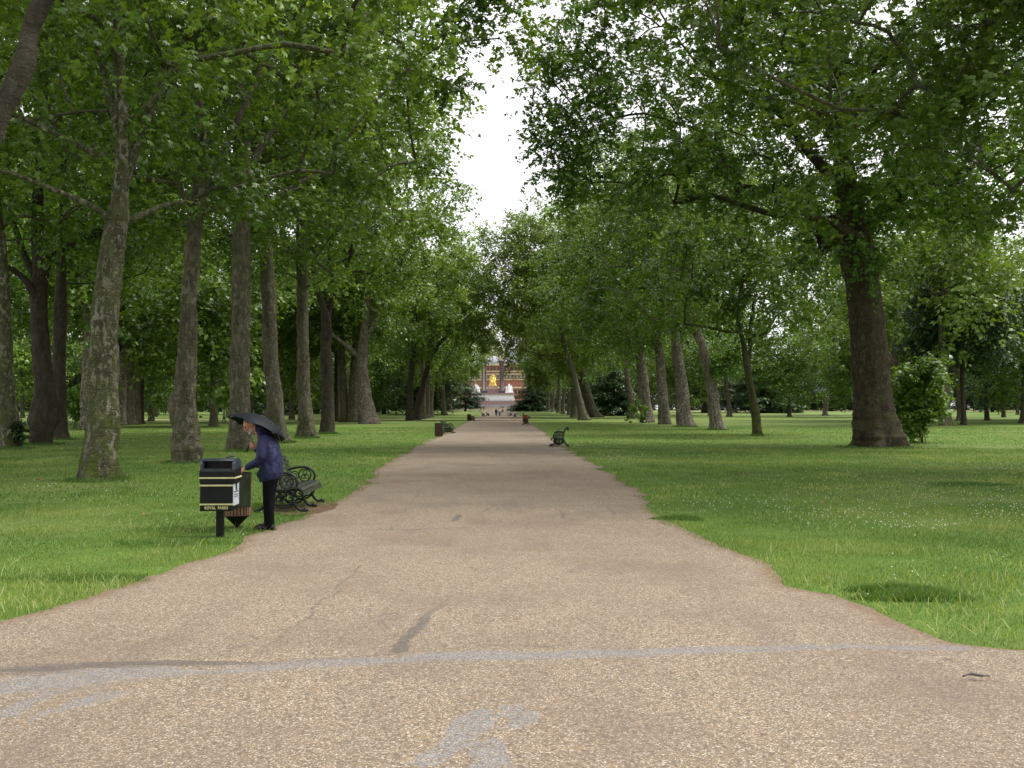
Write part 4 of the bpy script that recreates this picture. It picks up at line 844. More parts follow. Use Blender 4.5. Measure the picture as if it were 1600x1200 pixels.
# slatted litter bin with a green metal front
g = ground(369.5, 827); root = empty('litter_bin', g, 0); tag(root, 'wooden slatted litter bin with dark green metal sheet behind the black bin', 'bin')
gy = .24
gx = -.055
mb = MB()
for i in range(26):
    a = 2*math.pi*i/26; mb.box((gx+.20*math.cos(a), gy+.20*math.sin(a), .50), (.018, .036, .62), Matrix.Rotation(a, 3, 'Z'))
mb.build('slats', WOOD, root)
mb = MB(); mb.lathe([(.012, -.02), (.035, 0), (.04, .03), (.185, .175), (.185, .19), (.0, .19)], (gx, gy, 0), 24); mb.lathe([(.182, .19), (.182, .78)], (gx, gy, 0), 24, caps=False); mb.build('liner', BLACK, root)
mb = MB(); mb.lathe([(.18, .80), (.212, .80), (.212, .825), (.18, .825)], (gx, gy, 0), 24, caps=False); mb.build('rim', IRON, root)
mb = MB(); mb.box((.045, gy-.238, .575), (.325, .012, .50)); mb.box((.015, gy-.225, .832), (.385, .03, .012)); sp_ = mb.build('metal_sheet', GREENP, root)
mb = MB(); mb.box((.16, gy-.2455, .79), (.03, .003, .045)); mb.build('label_plate', simple('label_dull', (.07, .08, .04)), sp_)
# small far bins
def wood_bin(px, py, wpx, h, lab, m, sq=True):
    g = ground(px, py); w_ = wpx*g.y/F; root = empty('litter_bin', g, R(8)); tag(root, lab, 'bin', 'brown bins beside the benches')
    mb = MB(); n = 5
    for sx, sy, rot in ((0, -1, 0), (1, 0, 90), (0, 1, 180), (-1, 0, 270)):
        for i in range(n):
            q = (i-(n-1)/2)*w_/n; c = Vector((q, -w_/2, 0)); c.rotate(Euler((0, 0, R(rot)))); mb.box((c.x, c.y, h/2+.03), (w_/n*.93, .02, h) if rot % 180 == 0 else (.02, w_/n*.93, h))
    mb.build('slats', m, root)
    mb = MB(); mb.box((0, 0, h/2), (w_-.05, w_-.05, h-.04)); mb.box((0, 0, h+.04), (w_*.98, w_*.98, .03)); mb.build('liner', BLACK, root)
wood_bin(685.5, 682, 11.5, .80, 'square dark brown slatted bin next to the second bench on the left', WOODD)
wood_bin(733, 657.5, 5.5, .9, 'small dark bin beside the far bench on the left of the path', WOODD)
wood_bin(820.5, 659, 7, .85, 'orange brown bin behind the second bench on the right', RUST)
# ---------------------------------------------------------------- people
def remesh(mb, voxel, smooth=4):
    me = mb.mesh('tmp'); o = bpy.data.objects.new('tmp', me); COL.objects.link(o)
    m = o.modifiers.new('r', 'REMESH'); m.mode = 'VOXEL'; m.voxel_size = voxel; m.use_smooth_shade = True
    s = o.modifiers.new('s', 'SMOOTH'); s.factor = .5; s.iterations = smooth
    bpy.context.view_layer.update(); n = bpy.data.meshes.new_from_object(o.evaluated_get(bpy.context.evaluated_depsgraph_get()))
    bpy.data.objects.remove(o); n.materials.clear(); return n
def limb(mb, pts, n=12):             # pts (x,y,z,r) rounded tapered limb
    q = cr_pts(pts, 5); mb.tube(q[:, :3], q[:, 3], n)
    for p in (pts[0], pts[-1]): mb.ball(p[:3], p[3]*.99, n, 8)
SKIN = simple('skin', (.42, .20, .14), .5, .4, var=.1, scale=25)
t = NT('navy_cloth'); c = obj_co(t)
NAVY = t.finish(t.mix(t.ramp(t.noise(t.scaled(c, (1, 1, .5)), 7, 4), .3, .7), (.009, .011, .036), (.017, .020, .064)), .62, .25, bump=t.math('ADD', t.noise(t.scaled(c, (2.2, 2.2, 1.3)), 3.0, 3, .5), t.math('MULTIPLY', t.noise(c, 300, 1), .02)), dist=.09)
t = NT('black_trousers'); c = obj_co(t)
TROU = t.finish(t.mix(t.noise(c, 9, 3), (.002, .002, .003), (.006, .006, .007)), .9, .08, bump=t.noise(t.scaled(c, (6, 6, 1)), 2, 3), dist=.03)
SHOE = simple('black_shoe_leather', (.005, .005, .006), .35, .3)
HAIR = simple('grey_hair', (.16, .13, .11), .8, .2, scale=60); HAIRD = simple('dark_hair', (.03, .022, .016), .7, .2, scale=60)
UMB = simple('black_umbrella_cloth', (.004, .005, .009), .6, .15); STEEL = simple('steel_shaft', (.55, .55, .56), .3, .5, metal=.8)
DARKE = simple('eye_dark', (.02, .015, .012), .3, .5)
g = ground(417, 828); man = empty('person', g); tag(man, 'man in navy jacket and black trousers leaning over the bins under a black umbrella', 'person')
HC = np.array([-.248, -.02, 1.556])   # head centre
hf = Vector((-.76, -.26, -.55)).normalized(); hl = Vector((0, 0, 1)).cross(hf).normalized(); hu = hf.cross(hl)
HR = np.array([list(hf), list(hl), list(hu)]).T       # columns: forward, left, up
def H(f, l, u): return HC+HR @ np.array([f, l, u])
mb = MB()
mb.ball(H(-.012, 0, .028), (.098, .076, .092), 20, 14, HR); mb.ball(H(.018, 0, -.055), (.068, .056, .068), 16, 10, HR)
mb.ball(H(.055, 0, -.090), (.034, .036, .026), 12, 8, HR); mb.ball(H(.052, 0, .03), (.046, .058, .045), 12, 8, HR)
limb(mb, [tuple(H(.088, 0, .02))+(.011,), tuple(H(.108, 0, -.012))+(.014,), tuple(H(.106, 0, -.030))+(.017,)], 8)
for s_ in (-1, 1):
    mb.ball(H(.080, s_*.03, .035), (.014, .024, .008), 10, 6, HR); mb.ball(H(.068, s_*.038, -.022), (.022, .02, .018), 10, 6, HR)
    mb.ball(H(-.015, s_*.078, -.01), (.018, .010, .032), 10, 8, HR)
mb.ball(H(.090, 0, -.058), (.012, .024, .006), 8, 6, HR); mb.ball(H(.087, 0, -.070), (.012, .020, .007), 8, 6, HR)
limb(mb, [tuple(H(-.03, 0, -.05))+(.058,), (-.14, .0, 1.455, .060), (-.09, 0, 1.40, .075)])
limb(mb, [(-.04, 0, 1.32, .10), (.02, 0, 1.2, .13), (.05, 0, 1.0, .13), (.06, 0, .88, .14)])
LW = np.array([-.292, -.155, .915]); RW = np.array([-.195, .06, 1.205])
limb(mb, [(-.01, -.17, 1.345, .055), (-.03, -.215, 1.2, .05), (-.045, -.225, 1.06, .042), (-.17, -.20, .98, .038), tuple(LW)+(.028,)])
limb(mb, [(-.01, .17, 1.345, .055), (-.05, .21, 1.2, .05), (-.075, .20, 1.10, .042), (-.14, .13, 1.15, .036), tuple(RW)+(.027,)])
for s_, fx in ((-1, .00), (1, -.035)):
    limb(mb, [(.055, s_*.09, .90, .085), (.045+fx*.3, s_*.095, .70, .075), (.035+fx*.6, s_*.095, .48, .055), (.045+fx, s_*.10, .28, .050), (.05+fx, s_*.10, .08, .038)])
# left hand, palm down, pressing on the rim of the bin: palm + five fingers
def hand(mb, W, d, nrm, side, curl, sc_=1.0, cfac=1.0):
    d = Vector(d).normalized(); nrm = Vector(nrm).normalized(); sd = d.cross(nrm).normalized()*side
    W = Vector(W)
    def Q(a, b, c): return tuple(W+d*a*sc_+sd*b*sc_+nrm*c*sc_)
    mb.ball(Q(.045, 0, 0), (.03*sc_,)*3, 10, 8)
    for b in (-.028, -.010, .010, .028): limb(mb, [Q(.0, b*.6, 0)+(.016*sc_,), Q(.045, b*.9, .002)+(.0165*sc_,), Q(.085, b, 0)+(.0125*sc_,)], 8)
    for i, (b, L) in enumerate(((-.030, .070), (-.010, .080), (.011, .074), (.030, .056))):
        a0, c0 = .085, 0.; pts = [Q(a0, b, c0)+(.0105*sc_,)]; an = curl*.5
        for q, seg in enumerate((.42, .32, .26)):
            a0 += math.cos(an)*L*seg; c0 -= math.sin(an)*L*seg; pts.append(Q(a0, b*(1+.06*q), c0)+((.0095-.0012*q)*sc_,)); an += curl*(.9+.06*i)
        limb(mb, pts, 8)
    limb(mb, [Q(.015, -.026, -.004)+(.016*sc_,), Q(.045, -.050, -.016)+(.0125*sc_,), Q(.070, -.058, -.034)+(.010*sc_,), Q(.088, -.050, -.048*cfac)+(.0085*sc_,)], 8)
hand(mb, LW, (-.80, .05, -.42), (-.35, -.12, .92), 1, .62, 1.12)
hand(mb, RW, (-.55, -.35, .55), (-.35, -.85, .15), -1, 1.15)
body = link('body', remesh(mb, .0055, 3), SKIN, man)
for s_ in (-1, 1):
    mb = MB(); mb.ball(H(.083, s_*.029, .016), (.010, .014, .008), 10, 6, HR); mb.build('eye', DARKE, man)
mb = MB(); mb.ball(H(-.028, 0, .045), (.098, .083, .088), 20, 12, HR)
for s_ in (-1, 1): mb.ball(H(-.040, s_*.066, -.005), (.045, .018, .050), 10, 8, HR)
mb.ball(H(-.075, 0, -.03), (.035, .055, .045), 12, 8, HR)
link('hair', remesh(mb, .008, 2), HAIR, man)
mb = MB(); mb.ball(H(.070, 0, -.098), (.034, .036, .026), 12, 8, HR); mb.ball(H(.098, 0, -.052), (.010, .024, .007), 8, 6, HR)
for s_ in (-1, 1): mb.ball(H(.04, s_*.047, -.075), (.035, .012, .026), 10, 6, HR)
link('beard', remesh(mb, .006, 1), simple('grey_beard', (.34, .31, .29), .85, .2, scale=80), man)
# jacket
mb = MB(); rings = []; th = np.linspace(0, 2*math.pi, 40, endpoint=False)
for z, cu, ru, rv in [(.735, .045, .150, .195), (.76, .048, .168, .205), (.86, .054, .172, .215), (1.0, .052, .170, .218), (1.12, .045, .164, .222), (1.24, .022, .152, .232), (1.33, -.002, .132, .225), (1.39, -.030, .112, .185), (1.435, -.065, .090, .125), (1.475, -.10, .076, .082), (1.495, -.115, .070, .074)]:
    fold = 1+.028*np.sin(th*5+z*17)*(1.4-z)*1.2+.02*np.sin(th*9-z*31)
    rings.append(np.stack([cu+ru*np.cos(th)*fold+(.03*(.95-z) if z < .95 else 0), rv*np.sin(th)*fold, np.full(40, z)+.035*np.cos(th)*(1 if z < .8 else 0)*-1*-1], 1))
mb.grid(rings)
limb(mb, [(-.015, -.165, 1.345, .082), (-.035, -.215, 1.22, .078), (-.045, -.232, 1.08, .070), (-.10, -.222, 1.01, .066), (-.18, -.194, .970, .056), (-.245, -.172, .938, .048)], 16)
limb(mb, [(-.015, .165, 1.345, .082), (-.05, .215, 1.22, .075), (-.08, .205, 1.11, .068), (-.13, .14, 1.145, .058), (-.178, .078, 1.19, .047)], 16)
mb.ball((-.085, -.10, .83), (.05, .07, .06), 10, 8); limb(mb, [(-.04, 0, 1.40, .10), (-.085, 0, 1.455, .086), (-.125, 0, 1.50, .070)], 16)
link('jacket', remesh(mb, .0085, 3), NAVY, man)
mb = MB()
mb.lathe([(.082, -.02), (.088, .03), (.080, .05)], (-.108, 0, 1.475), 18, caps=False); mb.build('collar', NAVY, man).rotation_euler = (0, 0, 0)
mb = MB()
limb(mb, [(.058, 0, .92, .15), (.056, 0, .84, .15)], 18)
for s_, fx in ((-1, .00), (1, -.035)):
    limb(mb, [(.055, s_*.085, .86, .112), (.048+fx*.3, s_*.092, .70, .098), (.040+fx*.6, s_*.095, .48, .080), (.048+fx, s_*.10, .28, .074), (.052+fx, s_*.10, .14, .072), (.055+fx, s_*.10, .085, .070)], 16)
link('trousers', remesh(mb, .010, 3), TROU, man)
for s_, fx in ((-1, .03), (1, -.02)):
    mb = MB(); c0 = np.array([fx, s_*.10-.01, 0])
    limb(mb, [tuple(c0+[.075, 0, .048])+(.042,), tuple(c0+[.02, 0, .052])+(.046,), tuple(c0+[-.06, -.01, .044])+(.043,), tuple(c0+[-.125, -.018, .036])+(.036,), tuple(c0+[-.155, -.02, .030])+(.028,)], 14)
    mb.ball(c0+[.045, 0, .085], (.055, .045, .045), 12, 8)
    sh = link('shoe', remesh(mb, .008, 2), SHOE, man)
    mb = MB(); outl = [(.125, .030), (.125, -.030), (.04, -.042), (-.07, -.052), (-.15, -.045), (-.185, -.022), (-.182, .010), (-.14, .034), (-.05, .040), (.05, .040)]
    n_ = len(outl); mb.add([(c0[0]+a, c0[1]+b, .0) for a, b in outl]+[(c0[0]+a, c0[1]+b, .018) for a, b in outl], [tuple(range(n_)), tuple(range(2*n_-1, n_-1, -1))]+[(i, i+n_, (i+1) % n_+n_, (i+1) % n_) for i in range(n_)], False)
    mb.build('sole', SHOE, sh)
# umbrella
def make_umbrella(name, label, loc, axis, Rr, depth, mcan, shaft=.75, grip=True, nr=8, group=None):
    root = empty(name, loc); tag(root, label, 'umbrella', group)
    q = Vector((0, 0, 1)).rotation_difference(Vector(axis).normalized()); root.rotation_mode = 'QUATERNION'; root.rotation_quaternion = q
    mb = MB(); m = 64; th = np.linspace(0, 2*math.pi, m, endpoint=False)
    def rg_(f, dz=0):
        sc_ = 1-.075*f*f*(np.abs(np.sin(th*nr/2))**1.3); rr = Rr*f*sc_
        return np.stack([rr*np.cos(th), rr*np.sin(th), -depth*f**2.0*(1-.10*np.abs(np.sin(th*nr/2))*f)+dz+0*th], 1)
    rings = [rg_(f) for f in (.02, .15, .3, .45, .6, .75, .88, .96, 1.)]+[rg_(f, -.004) for f in (1., .96, .88, .75, .6, .45, .3, .15, .02)]
    mb.grid(rings); mb.build('canopy', mcan, root)
    mb = MB(); mb.tube([(0, 0, .05), (0, 0, -shaft)], .006, 8); mb.build('shaft', STEEL, root)
    for k in range(nr):
        a = 2*math.pi*k/nr; mb = MB(); mb.tube([(math.cos(a)*Rr*f, math.sin(a)*Rr*f, -depth*f**2-.010) for f in (.03, .25, .5, .75, 1.)], .003, 5)
        mb.tube([(0, 0, -.30), (math.cos(a)*Rr*.5, math.sin(a)*Rr*.5, -depth*.25-.012)], .0025, 5); mb.build('rib', STEEL, root)
    mb = MB(); mb.tube([(0, 0, .01), (0, 0, .055)], [.010, .006], 8); mb.ball((0, 0, -.30), .014, 8, 6); mb.build('ferrule', IRON, root)
    if grip: mb = MB(); mb.tube([(0, 0, -shaft+.02), (0, 0, -shaft-.12)], .014, 10); mb.build('handle', IRON, root)
    return root
apx = at(407.5, 650, g.y+.02)
make_umbrella('umbrella', 'black umbrella tilted back over the head of the man in the navy jacket', Vector((apx.x, apx.y+.12, apx.z)), (.36, .22, .90), .475, .215, UMB, shaft=.46)
# distant people
def small_person(label, loc, rz, top, legs, h=1.7, hair=HAIRD, bag=None, stride=.16, group='people at the far end of the path'):
    root = empty('person', loc, rz); tag(root, label, 'person', group); k = h/1.72; mb = MB()
    K = lambda pts: [tuple(x*k for x in p) for p in pts]
    mb.ball((0.02*k, 0, 1.60*k), (.095*k, .078*k, .115*k), 12, 9); mb.ball((.105*k, 0, 1.585*k), (.018*k, .012*k, .02*k), 8, 6)
    limb(mb, K([(0, 0, 1.52, .055), (0, 0, 1.40, .06)])); limb(mb, K([(0, 0, 1.36, .13), (0, 0, 1.15, .125), (0, 0, .95, .14)]), 12)
    arms = []
    for s_ in (-1, 1):
        A = K([(0, s_*.18, 1.38, .052), (-.03*s_, s_*.23, 1.12, .042), (.06*s_+.05, s_*.23, .88, .032)]); limb(mb, A, 10); arms.append(A)
        w0 = A[-1]; 
        for b in (-.02, -.007, .007, .02): limb(mb, [(w0[0], w0[1]+b, w0[2]-.02, .013), (w0[0]+.01, w0[1]+b*1.2, w0[2]-.10, .010), (w0[0]+.03, w0[1]+b*1.2, w0[2]-.15, .008)], 6)
        limb(mb, [(w0[0], w0[1], w0[2]-.02, .013), (w0[0]+.05, w0[1], w0[2]-.09, .009)], 6)
    Ls = []
    for s_ in (-1, 1):
        L = K([(0, s_*.09, .92, .088), (.35*stride*s_, s_*.095, .50, .06), (stride*s_, s_*.10, .08, .042)]); limb(mb, L, 10); Ls.append(L); limb(mb, [(L[-1][0]-.03, L[-1][1], .04, .04), (L[-1][0]+.15, L[-1][1], .035, .032)], 8)
    link('body', remesh(mb, .014, 1), SKIN, root)
    mb = MB(); mb.ball((-.008*k, 0, 1.635*k), (.10*k, .087*k, .10*k), 12, 8); mb.build('hair', hair, root)
    mb = MB(); limb(mb, K([(0, 0, 1.34, .165), (0, 0, 1.1, .155), (0, 0, .90, .175)]), 14)
    for A in arms: limb(mb, [(a, b, c_, r_+.022) for a, b, c_, r_ in A], 10)
    link('top', remesh(mb, .018, 2), top, root)
    mb = MB(); limb(mb, K([(0, 0, .95, .16), (0, 0, .86, .155)]))
    for L in Ls: limb(mb, [(a, b, c_, r_+.025) for a, b, c_, r_ in L], 10)
    link('trousers', remesh(mb, .018, 1), legs, root)
    if bag:
        mb = MB(); mb.ball((-.22*k, 0, 1.2*k), (.13, .16, .22), 12, 8); link('backpack', mb.mesh('b'), bag, root)
    return root
WHT = simple('white_cloth', (.72, .72, .74), .8); BLU = simple('pale_blue_cloth', (.35, .45, .62), .8); DK = simple('dark_cloth', (.02, .02, .025), .8); TANC = simple('tan_cloth', (.35, .26, .17), .8); PINK = simple('pink_cloth', (.5, .22, .2), .8); JEAN = simple('jeans', (.04, .06, .13), .8)
for px, py, rz, tp_, lg, lab, bg_ in [(775.2, 650.2, 80, DK, DK, 'dark dressed walker, leftmost of the little group at the path end', None), (778.8, 650.3, 95, WHT, WHT, 'walker in white near the left of the far group', None), (780.6, 650.7, 90, BLU, JEAN, 'walker in pale blue top and jeans in the far group', WHT),
        (785.2, 650.2, 100, TANC, WHT, 'walker in tan holding a dark umbrella at the path end', None), (793.8, 650.6, 60, WHT, TANC, 'small figure in white right of the far group', None), (817.5, 650.0, 0, PINK, DK, 'lone pink topped walker on the grass right of the path', None)]:
    p = ground(px, py); p.z += .02; small_person(lab, p, R(rz), tp_, lg, 1.75 if px < 790 else 1.35, bag=bg_)
p = ground(785.2, 650.2); make_umbrella('umbrella', 'tiny dark umbrella over the walker in tan at the path end', Vector((p.x-.1, p.y, 2.25)), (.1, 0, 1), .62, .25, UMB, shaft=1.1)
p = ground(350, 659); small_person('distant person on the lawn just left of the umbrella edge', p, R(180), TANC, DK, 1.7)
p = ground(395, 657); small_person('distant pale topped person seen above the umbrella', p, R(0), WHT, DK, 1.75)
# ---------------------------------------------------------------- the monument and the hall behind
MARB = simple('white_marble', (.80, .79, .81), .6, .3, var=.10, scale=1.2); GRAN = simple('pink_granite', (.30, .20, .19), .6, .3, var=.2, scale=2)
GREYS = simple('grey_granite', (.30, .29, .275), .7, .3, var=.15, scale=1.5); GOLD = simple('gilded_bronze', (.95, .62, .16), .32, .5, metal=.55, var=.2, scale=3)
COLM = simple('dark_column_granite', (.13, .085, .085), .4, .4, scale=2); CREAM = simple('cream_stone', (.50, .42, .31), .8, .2, var=.15, scale=.5)
t = NT('red_brick'); c = obj_co(t)
BRICK = t.finish(t.mix(t.ramp(t.noise(c, .6, 5), .3, .7), (.25, .10, .075), (.34, .155, .115)), .9, .1)
MY = 400.; cx0 = at(770, 640, MY).x; mz = float(gz(MY)); q = MY/F
def Z(py): return (CAMZ+(638-py)*q)-mz
root = empty('monument', (cx0, MY, mz)); tag(root, 'monument with gilded figure, dark columns and white marble frieze at the path end', 'monument')
mb = MB()
for i in range(14):
    w_ = 27-i*.62; mb.box((0, 0, (i+.5)*Z(632.)/14), (w_, w_, Z(632.)/14+.002*i))
mb.build('steps', GREYS, root)
mb = MB(); mb.box((0, 0, (Z(632)+Z(626.5))/2), (17.8, 17.8, Z(626.5)-Z(632))); mb.build('podium_base', GRAN, root)
mb = MB(); zc = (Z(626.5)+Z(617))/2; mb.box((0, 0, zc), (16.8, 16.8, Z(617)-Z(626.5)))
rg = np.random.default_rng(5)
for sx, sy in ((0, -1), (1, 0), (-1, 0)):
    for i in range(44):
        u = (i-21.5)*.385; hh = rg.uniform(1.55, 1.95); c = (u, -8.42) if sy else (8.42*sx, u)
        mb.ball((c[0], c[1], Z(626.5)+hh*.45), (.17, .15, hh*.45), 8, 6); mb.ball((c[0]+rg.uniform(-.05, .05), c[1], Z(626.5)+hh), (.12, .12, .15), 8, 6)
mb.build('marble_frieze', MARB, root)
mb = MB(); mb.box((0, 0, (Z(617)+Z(614.6))/2), (17.9, 17.9, Z(614.6)-Z(617))); mb.build('cornice', GRAN, root)
for sx in (-1, 1):
    for sy in (-1, 1):
        mb = MB(); x0, y0 = sx*6.6, sy*6.6; mb.box((x0, y0, Z(614.6)+.3), (3.2, 3.2, .6))
        for i in range(16):
            a = rg.uniform(0, 6.28); rr = rg.uniform(.2, 1.3); hh = rg.uniform(1.2, 1.9)+(1.4-rr)*1.0
            x, y = x0+rr*math.cos(a), y0+rr*math.sin(a)
            limb(mb, [(x, y, Z(614.6)+.5, .38), (x+rg.uniform(-.15, .15), y, Z(614.6)+.5+hh*.55, .27), (x+rg.uniform(-.2, .2), y, Z(614.6)+.5+hh*.85, .15)], 8); mb.ball((x+rg.uniform(-.1, .1), y, Z(614.6)+.5+hh), .2, 8, 6)
        mb.build('marble_group', MARB, root)
        x0, y0 = sx*3.55, sy*3.55
        for dx, dy in ((-.55, 0), (.55, 0), (0, -.55), (0, .55)):
            mb = MB(); mb.lathe([(.62, 0), (.62, .6), (.40, .8), (.36, 6), (.36, 11.4), (.5, 11.8), (.6, 12.4)], (x0+dx, y0+dy, Z(614.6)), 12)
            mb.build('column', COLM if dx or sx > 0 else GREYS, root)
        SLATE = simple('slate', (.06, .065, .08)); mb = MB(); mb.box((x0, y0, Z(614.6)+.5), (2.6, 2.6, 1.0)); mb.build('column_plinth', SLATE, root); mb = MB(); mb.box((x0, y0, Z(614.6)+12.9), (2.3, 2.3, 1.0)); mb.build('column_capital', SLATE, root)
mb = MB(); mb.box((0, 0, (Z(614.6)+Z(608))/2), (4.9, 4.9, Z(608)-Z(614.6))); mb.build('statue_base', GRAN, root)
mb = MB(); mb.box((0, 0, (Z(608)+Z(603))/2), (3.4, 3.4, Z(603)-Z(608))); mb.box((0, 0, Z(603)-.1), (3.7, 3.7, .3)); mb.build('pedestal', CREAM, root)
mb = MB(); zb = Z(601.6)
mb.box((0, 0, zb-.15), (3.2, 3.0, .5)); limb(mb, [(0, .1, zb+.2, 1.25), (0, .1, zb+1.3, .85), (0, .2, zb+2.4, .75), (0, .2, zb+3.0, .45)], 14); mb.ball((0, 0, zb+3.75), (.36, .42, .48))
for s_ in (-1, 1):
    limb(mb, [(s_*.55, .1, zb+2.9, .34), (s_*1.05, -.1, zb+2.2, .28), (s_*.8, -.9, zb+1.8, .22)]); limb(mb, [(s_*.4, 0, zb+1.2, .45), (s_*.55, -1.1, zb+1.25, .40), (s_*.5, -1.3, zb+.2, .32)])
    limb(mb, [(s_*1.15, .6, zb, .22), (s_*1.1, .6, zb+3.2, .16)], 8)
mb.ball((0, .65, zb+3.5), (1.05, .2, .6), 14, 8); link('gilded_figure', remesh(mb, .09, 1), GOLD, root)
mb = MB(); z1 = Z(614.6)+13.4
for sgn, along in ((-1, 'x'), (1, 'x'), (-1, 'y'), (1, 'y')):
    pts = []
    for a in np.linspace(0, math.pi, 15): pts.append((math.cos(a)*2.6, z1-.6+math.sin(a)*3.0))
    poly_out = [(4.6, z1-.6), (4.6, z1+2.4), (0, z1+7.2), (-4.6, z1+2.4), (-4.6, z1-.6)]
    poly = pts+poly_out[::-1]
    sub = MB(); sub.prism(poly, -.3, .3); V = sub.v[0].copy()
    V = np.stack([V[:, 0], V[:, 1]+sgn*4.5, V[:, 2]], 1) if along == 'x' else np.stack([V[:, 1]+sgn*4.5, V[:, 0], V[:, 2]], 1)
    mb.add(V, sub.f, False)
mb.build('canopy_gable', CREAM, root)
mb = MB(); mb.box((0, 0, z1+3.4), (8.2, 8.2, 3.0)); mb.lathe([(2.6, z1+4.9), (2.2, z1+8), (1.4, z1+9), (1.2, z1+12), (.5, z1+13), (.15, z1+18)], (0, 0, 0), 8); mb.build('spire', GREYS, root)
# round brick hall
hx = at(800, 620, 560).x; hz = float(gz(560)); q2 = 560/F
def Z2(py): return CAMZ+(638-py)*q2-hz
root = empty('round_hall', (hx, 592, hz)); tag(root, 'great round red brick hall with cream bands behind the monument', 'building')
Rh = 33.
def ringband(z0, z1, r): 
    mb = MB(); mb.lathe([(r-.6, z0), (r, z0), (r, z1), (r-.6, z1)], (0, 0, 0), 96, caps=False, smooth=False); return mb
mb = ringband(-.5, Z2(571), Rh); mb.build('wall', BRICK, root)
for a, b, r, m_ in ((607, 604.5, .5, CREAM), (594, 592.5, .5, CREAM), (585.5, 583.8, .7, CREAM), (591, 586.5, .25, simple('frieze_stone', (.30, .24, .20))), (581, 579.5, .4, CREAM), (571, 568, .9, CREAM)):
    ringband(Z2(a), Z2(b), Rh+r).build('band', m_, root)
WIN = simple('dark_window', (.035, .03, .035), .3, .5)
for i in range(-14, 15):
    a = R(-90)+i*R(3.4)
    if i % 1 == 0:
        rot = Matrix.Rotation(a, 3, 'Z'); d = np.array(rot @ Vector((1, 0, 0)))
        for za, zb_, ww, rr_ in ((590, 587, .7, .32), (616, 609.5, 1.0, .05), (578, 573.5, .9, .05)):
            mb = MB(); c_ = d*(Rh+rr_); mb.box((c_[0], c_[1], (Z2(za)+Z2(zb_))/2), (.2, ww, Z2(zb_)-Z2(za)), rot); mb.build('window', WIN, root)
mb = MB(); mb.lathe([(Rh-1, Z2(570)), (Rh-6, Z2(560)), (Rh-14, Z2(548)), (6, Z2(541)), (.5, Z2(540))], (0, 0, 0), 64); mb.build('dome', simple('lead_dome', (.28, .29, .31)), root)
mb = MB(); mb.box((0, 0, .6), (60, .6, 1.2)); mb.box((0, 0, 1.25), (60, .9, .12)); o = mb.build('terrace_wall', CREAM, None, (cx0, 378, float(gz(378)))); tag(o, 'low sandy stone terrace wall below the monument steps', 'wall')
# ---------------------------------------------------------------- small things on the lawn and the path
rg = np.random.default_rng(31)
DRY = simple('dry_leaf', (.28, .13, .05), .8, .2); DRYP = simple('pale_dry_leaf', (.50, .42, .26), .8, .2)
def lyl(px, py, sz, m, lab, grp='fallen leaves on the lawn'):
    p = ground(px, py); n = 9; a0 = rg.uniform(0, 6); V = [(0, 0, .015)]+[((.5+.5*(i % 2))*sz*math.cos(a0+i*6.283/n), (.5+.5*(i % 2))*sz*.8*math.sin(a0+i*6.283/n), .012+rg.uniform(0, .03)) for i in range(n)]
    mb = MB(); mb.add(V, [(0, 1+i, 1+(i+1) % n) for i in range(n)], False); o = mb.build('fallen_leaf', m, None, (p.x, p.y, .035)); tag(o, lab, 'leaf', grp)
for px, py in [(33, 749), (228, 808), (60, 752), (1215, 733), (1163, 742), (1290, 722), (1350, 745), (1445, 729), (1160, 722), (1235, 728), (1285, 790), (1215, 708), (1100, 728)]: lyl(px, py, .09, DRY, 'small brown leaf fallen on the mown grass')
lyl(621, 759, .09, DRY, 'single orange brown leaf lying on the path by its left edge', 'litter on the path')
mb = MB(); mb.tube(cr_pts([(-.09, 0, .02), (-.03, .02, .03), (.03, 0, .025), (.09, .01, .02)], 3), [.006]*3+[.011]*4+[.006]*3, 6); p = ground(1526, 1066); o = mb.build('twig', simple('twig_grey', (.10, .09, .08)), None, (p.x, p.y, .02)); tag(o, 'short grey twig lying on the gravel near the right edge', 'twig')
mb = MB(); mb.tube([(-.05, 0, .018), (.05, .02, .02)], .004, 5); p = ground(1324, 1040); o = mb.build('straw', DRYP, None, (p.x, p.y, .01)); tag(o, 'pale straw lying just below the grey seam', 'straw')
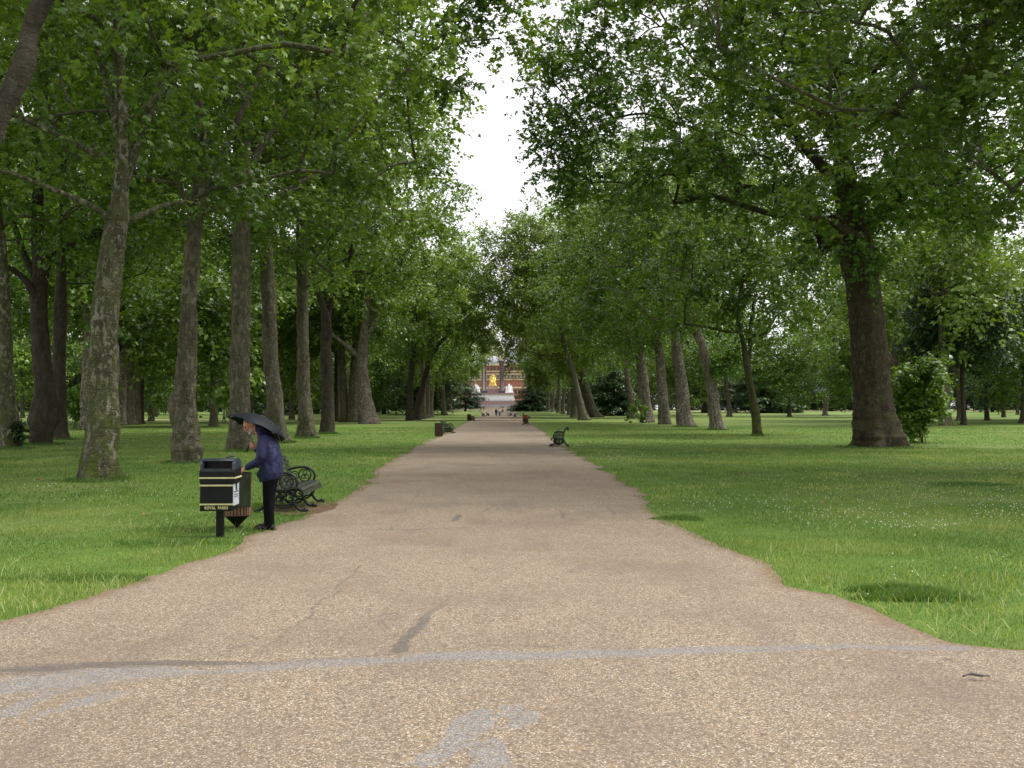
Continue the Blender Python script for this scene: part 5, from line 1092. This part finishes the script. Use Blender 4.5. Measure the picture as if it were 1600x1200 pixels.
# clover heads: stuff
pts = []
for px, py, sx, sy, n in [(1330, 805, 110, 14, 90), (1420, 822, 80, 10, 80), (1560, 800, 80, 16, 100), (1250, 795, 120, 14, 60), (1500, 770, 120, 25, 110), (1100, 790, 100, 10, 50), (1300, 760, 200, 25, 110), (980, 712, 60, 6, 60), (1450, 905, 120, 30, 14), (1560, 733, 40, 4, 40), (1100, 710, 140, 8, 60), (250, 780, 200, 40, 60), (560, 715, 80, 15, 60), (80, 760, 80, 10, 25), (500, 700, 100, 8, 40)]:
    for _ in range(n):
        a, b = rg.normal(px, sx*.55), rg.normal(py, sy*.55)
        if b < 668: continue
        p = ground(a, b)
        if p.y < 70 and not on_path(p.x, p.y): pts.append((p.x, p.y))
pts = np.array(pts); n = len(pts); rr = rg.uniform(.005, .009, n)*(1+pts[:, 1]/55); zz = rg.uniform(.035, .06, n)
o6 = np.array([(1, 0, 0), (0, 1, 0), (-1, 0, 0), (0, -1, 0), (0, 0, 1), (0, 0, -1)]); V = np.stack([pts[:, 0], pts[:, 1], zz], 1)[:, None]+o6[None]*rr[:, None, None]
Ft = np.array([(0, 1, 4), (1, 2, 4), (2, 3, 4), (3, 0, 4), (1, 0, 5), (2, 1, 5), (3, 2, 5), (0, 3, 5)]); Fq = (np.arange(n)*6)[:, None, None]+Ft[None]
o = link('clover_flowers', fast_mesh('clover', V.reshape(-1, 3), Fq.reshape(-1, 3), 3), simple('clover_white', (.62, .62, .52), .9, .1)); tag(o, kind='stuff')

def hedge(name, x0, x1, Y0, h, seed):
    rg = np.random.default_rng(seed); n = int((x1-x0)/.75); xs = np.linspace(x0, x1, n)+rg.normal(0, .5, n)
    C = np.stack([xs, Y0+rg.normal(0, 1.5, n), rg.uniform(.4, h, n)], 1); C = np.vstack([C, C+rg.normal(0, .8, C.shape)*[1, 1, .5]]); C[:, 2] = np.maximum(C[:, 2], .3)+gz(C[:, 1])
    P, nr, tip, sz, ti, _ = twig_leaves(rg, C, np.full(len(C), 1.7), 12, 9, .5, np.array([0, Y0, 0]))
    o = link(name, leaves_mesh(name, P, nr, tip, sz, ti, KITE), LEAF_D); tag(o, kind='stuff')
hedge('far_undergrowth', -330, -18, 352, 4.5, 3); hedge('far_undergrowth', 22, 420, 404, 5.0, 4)
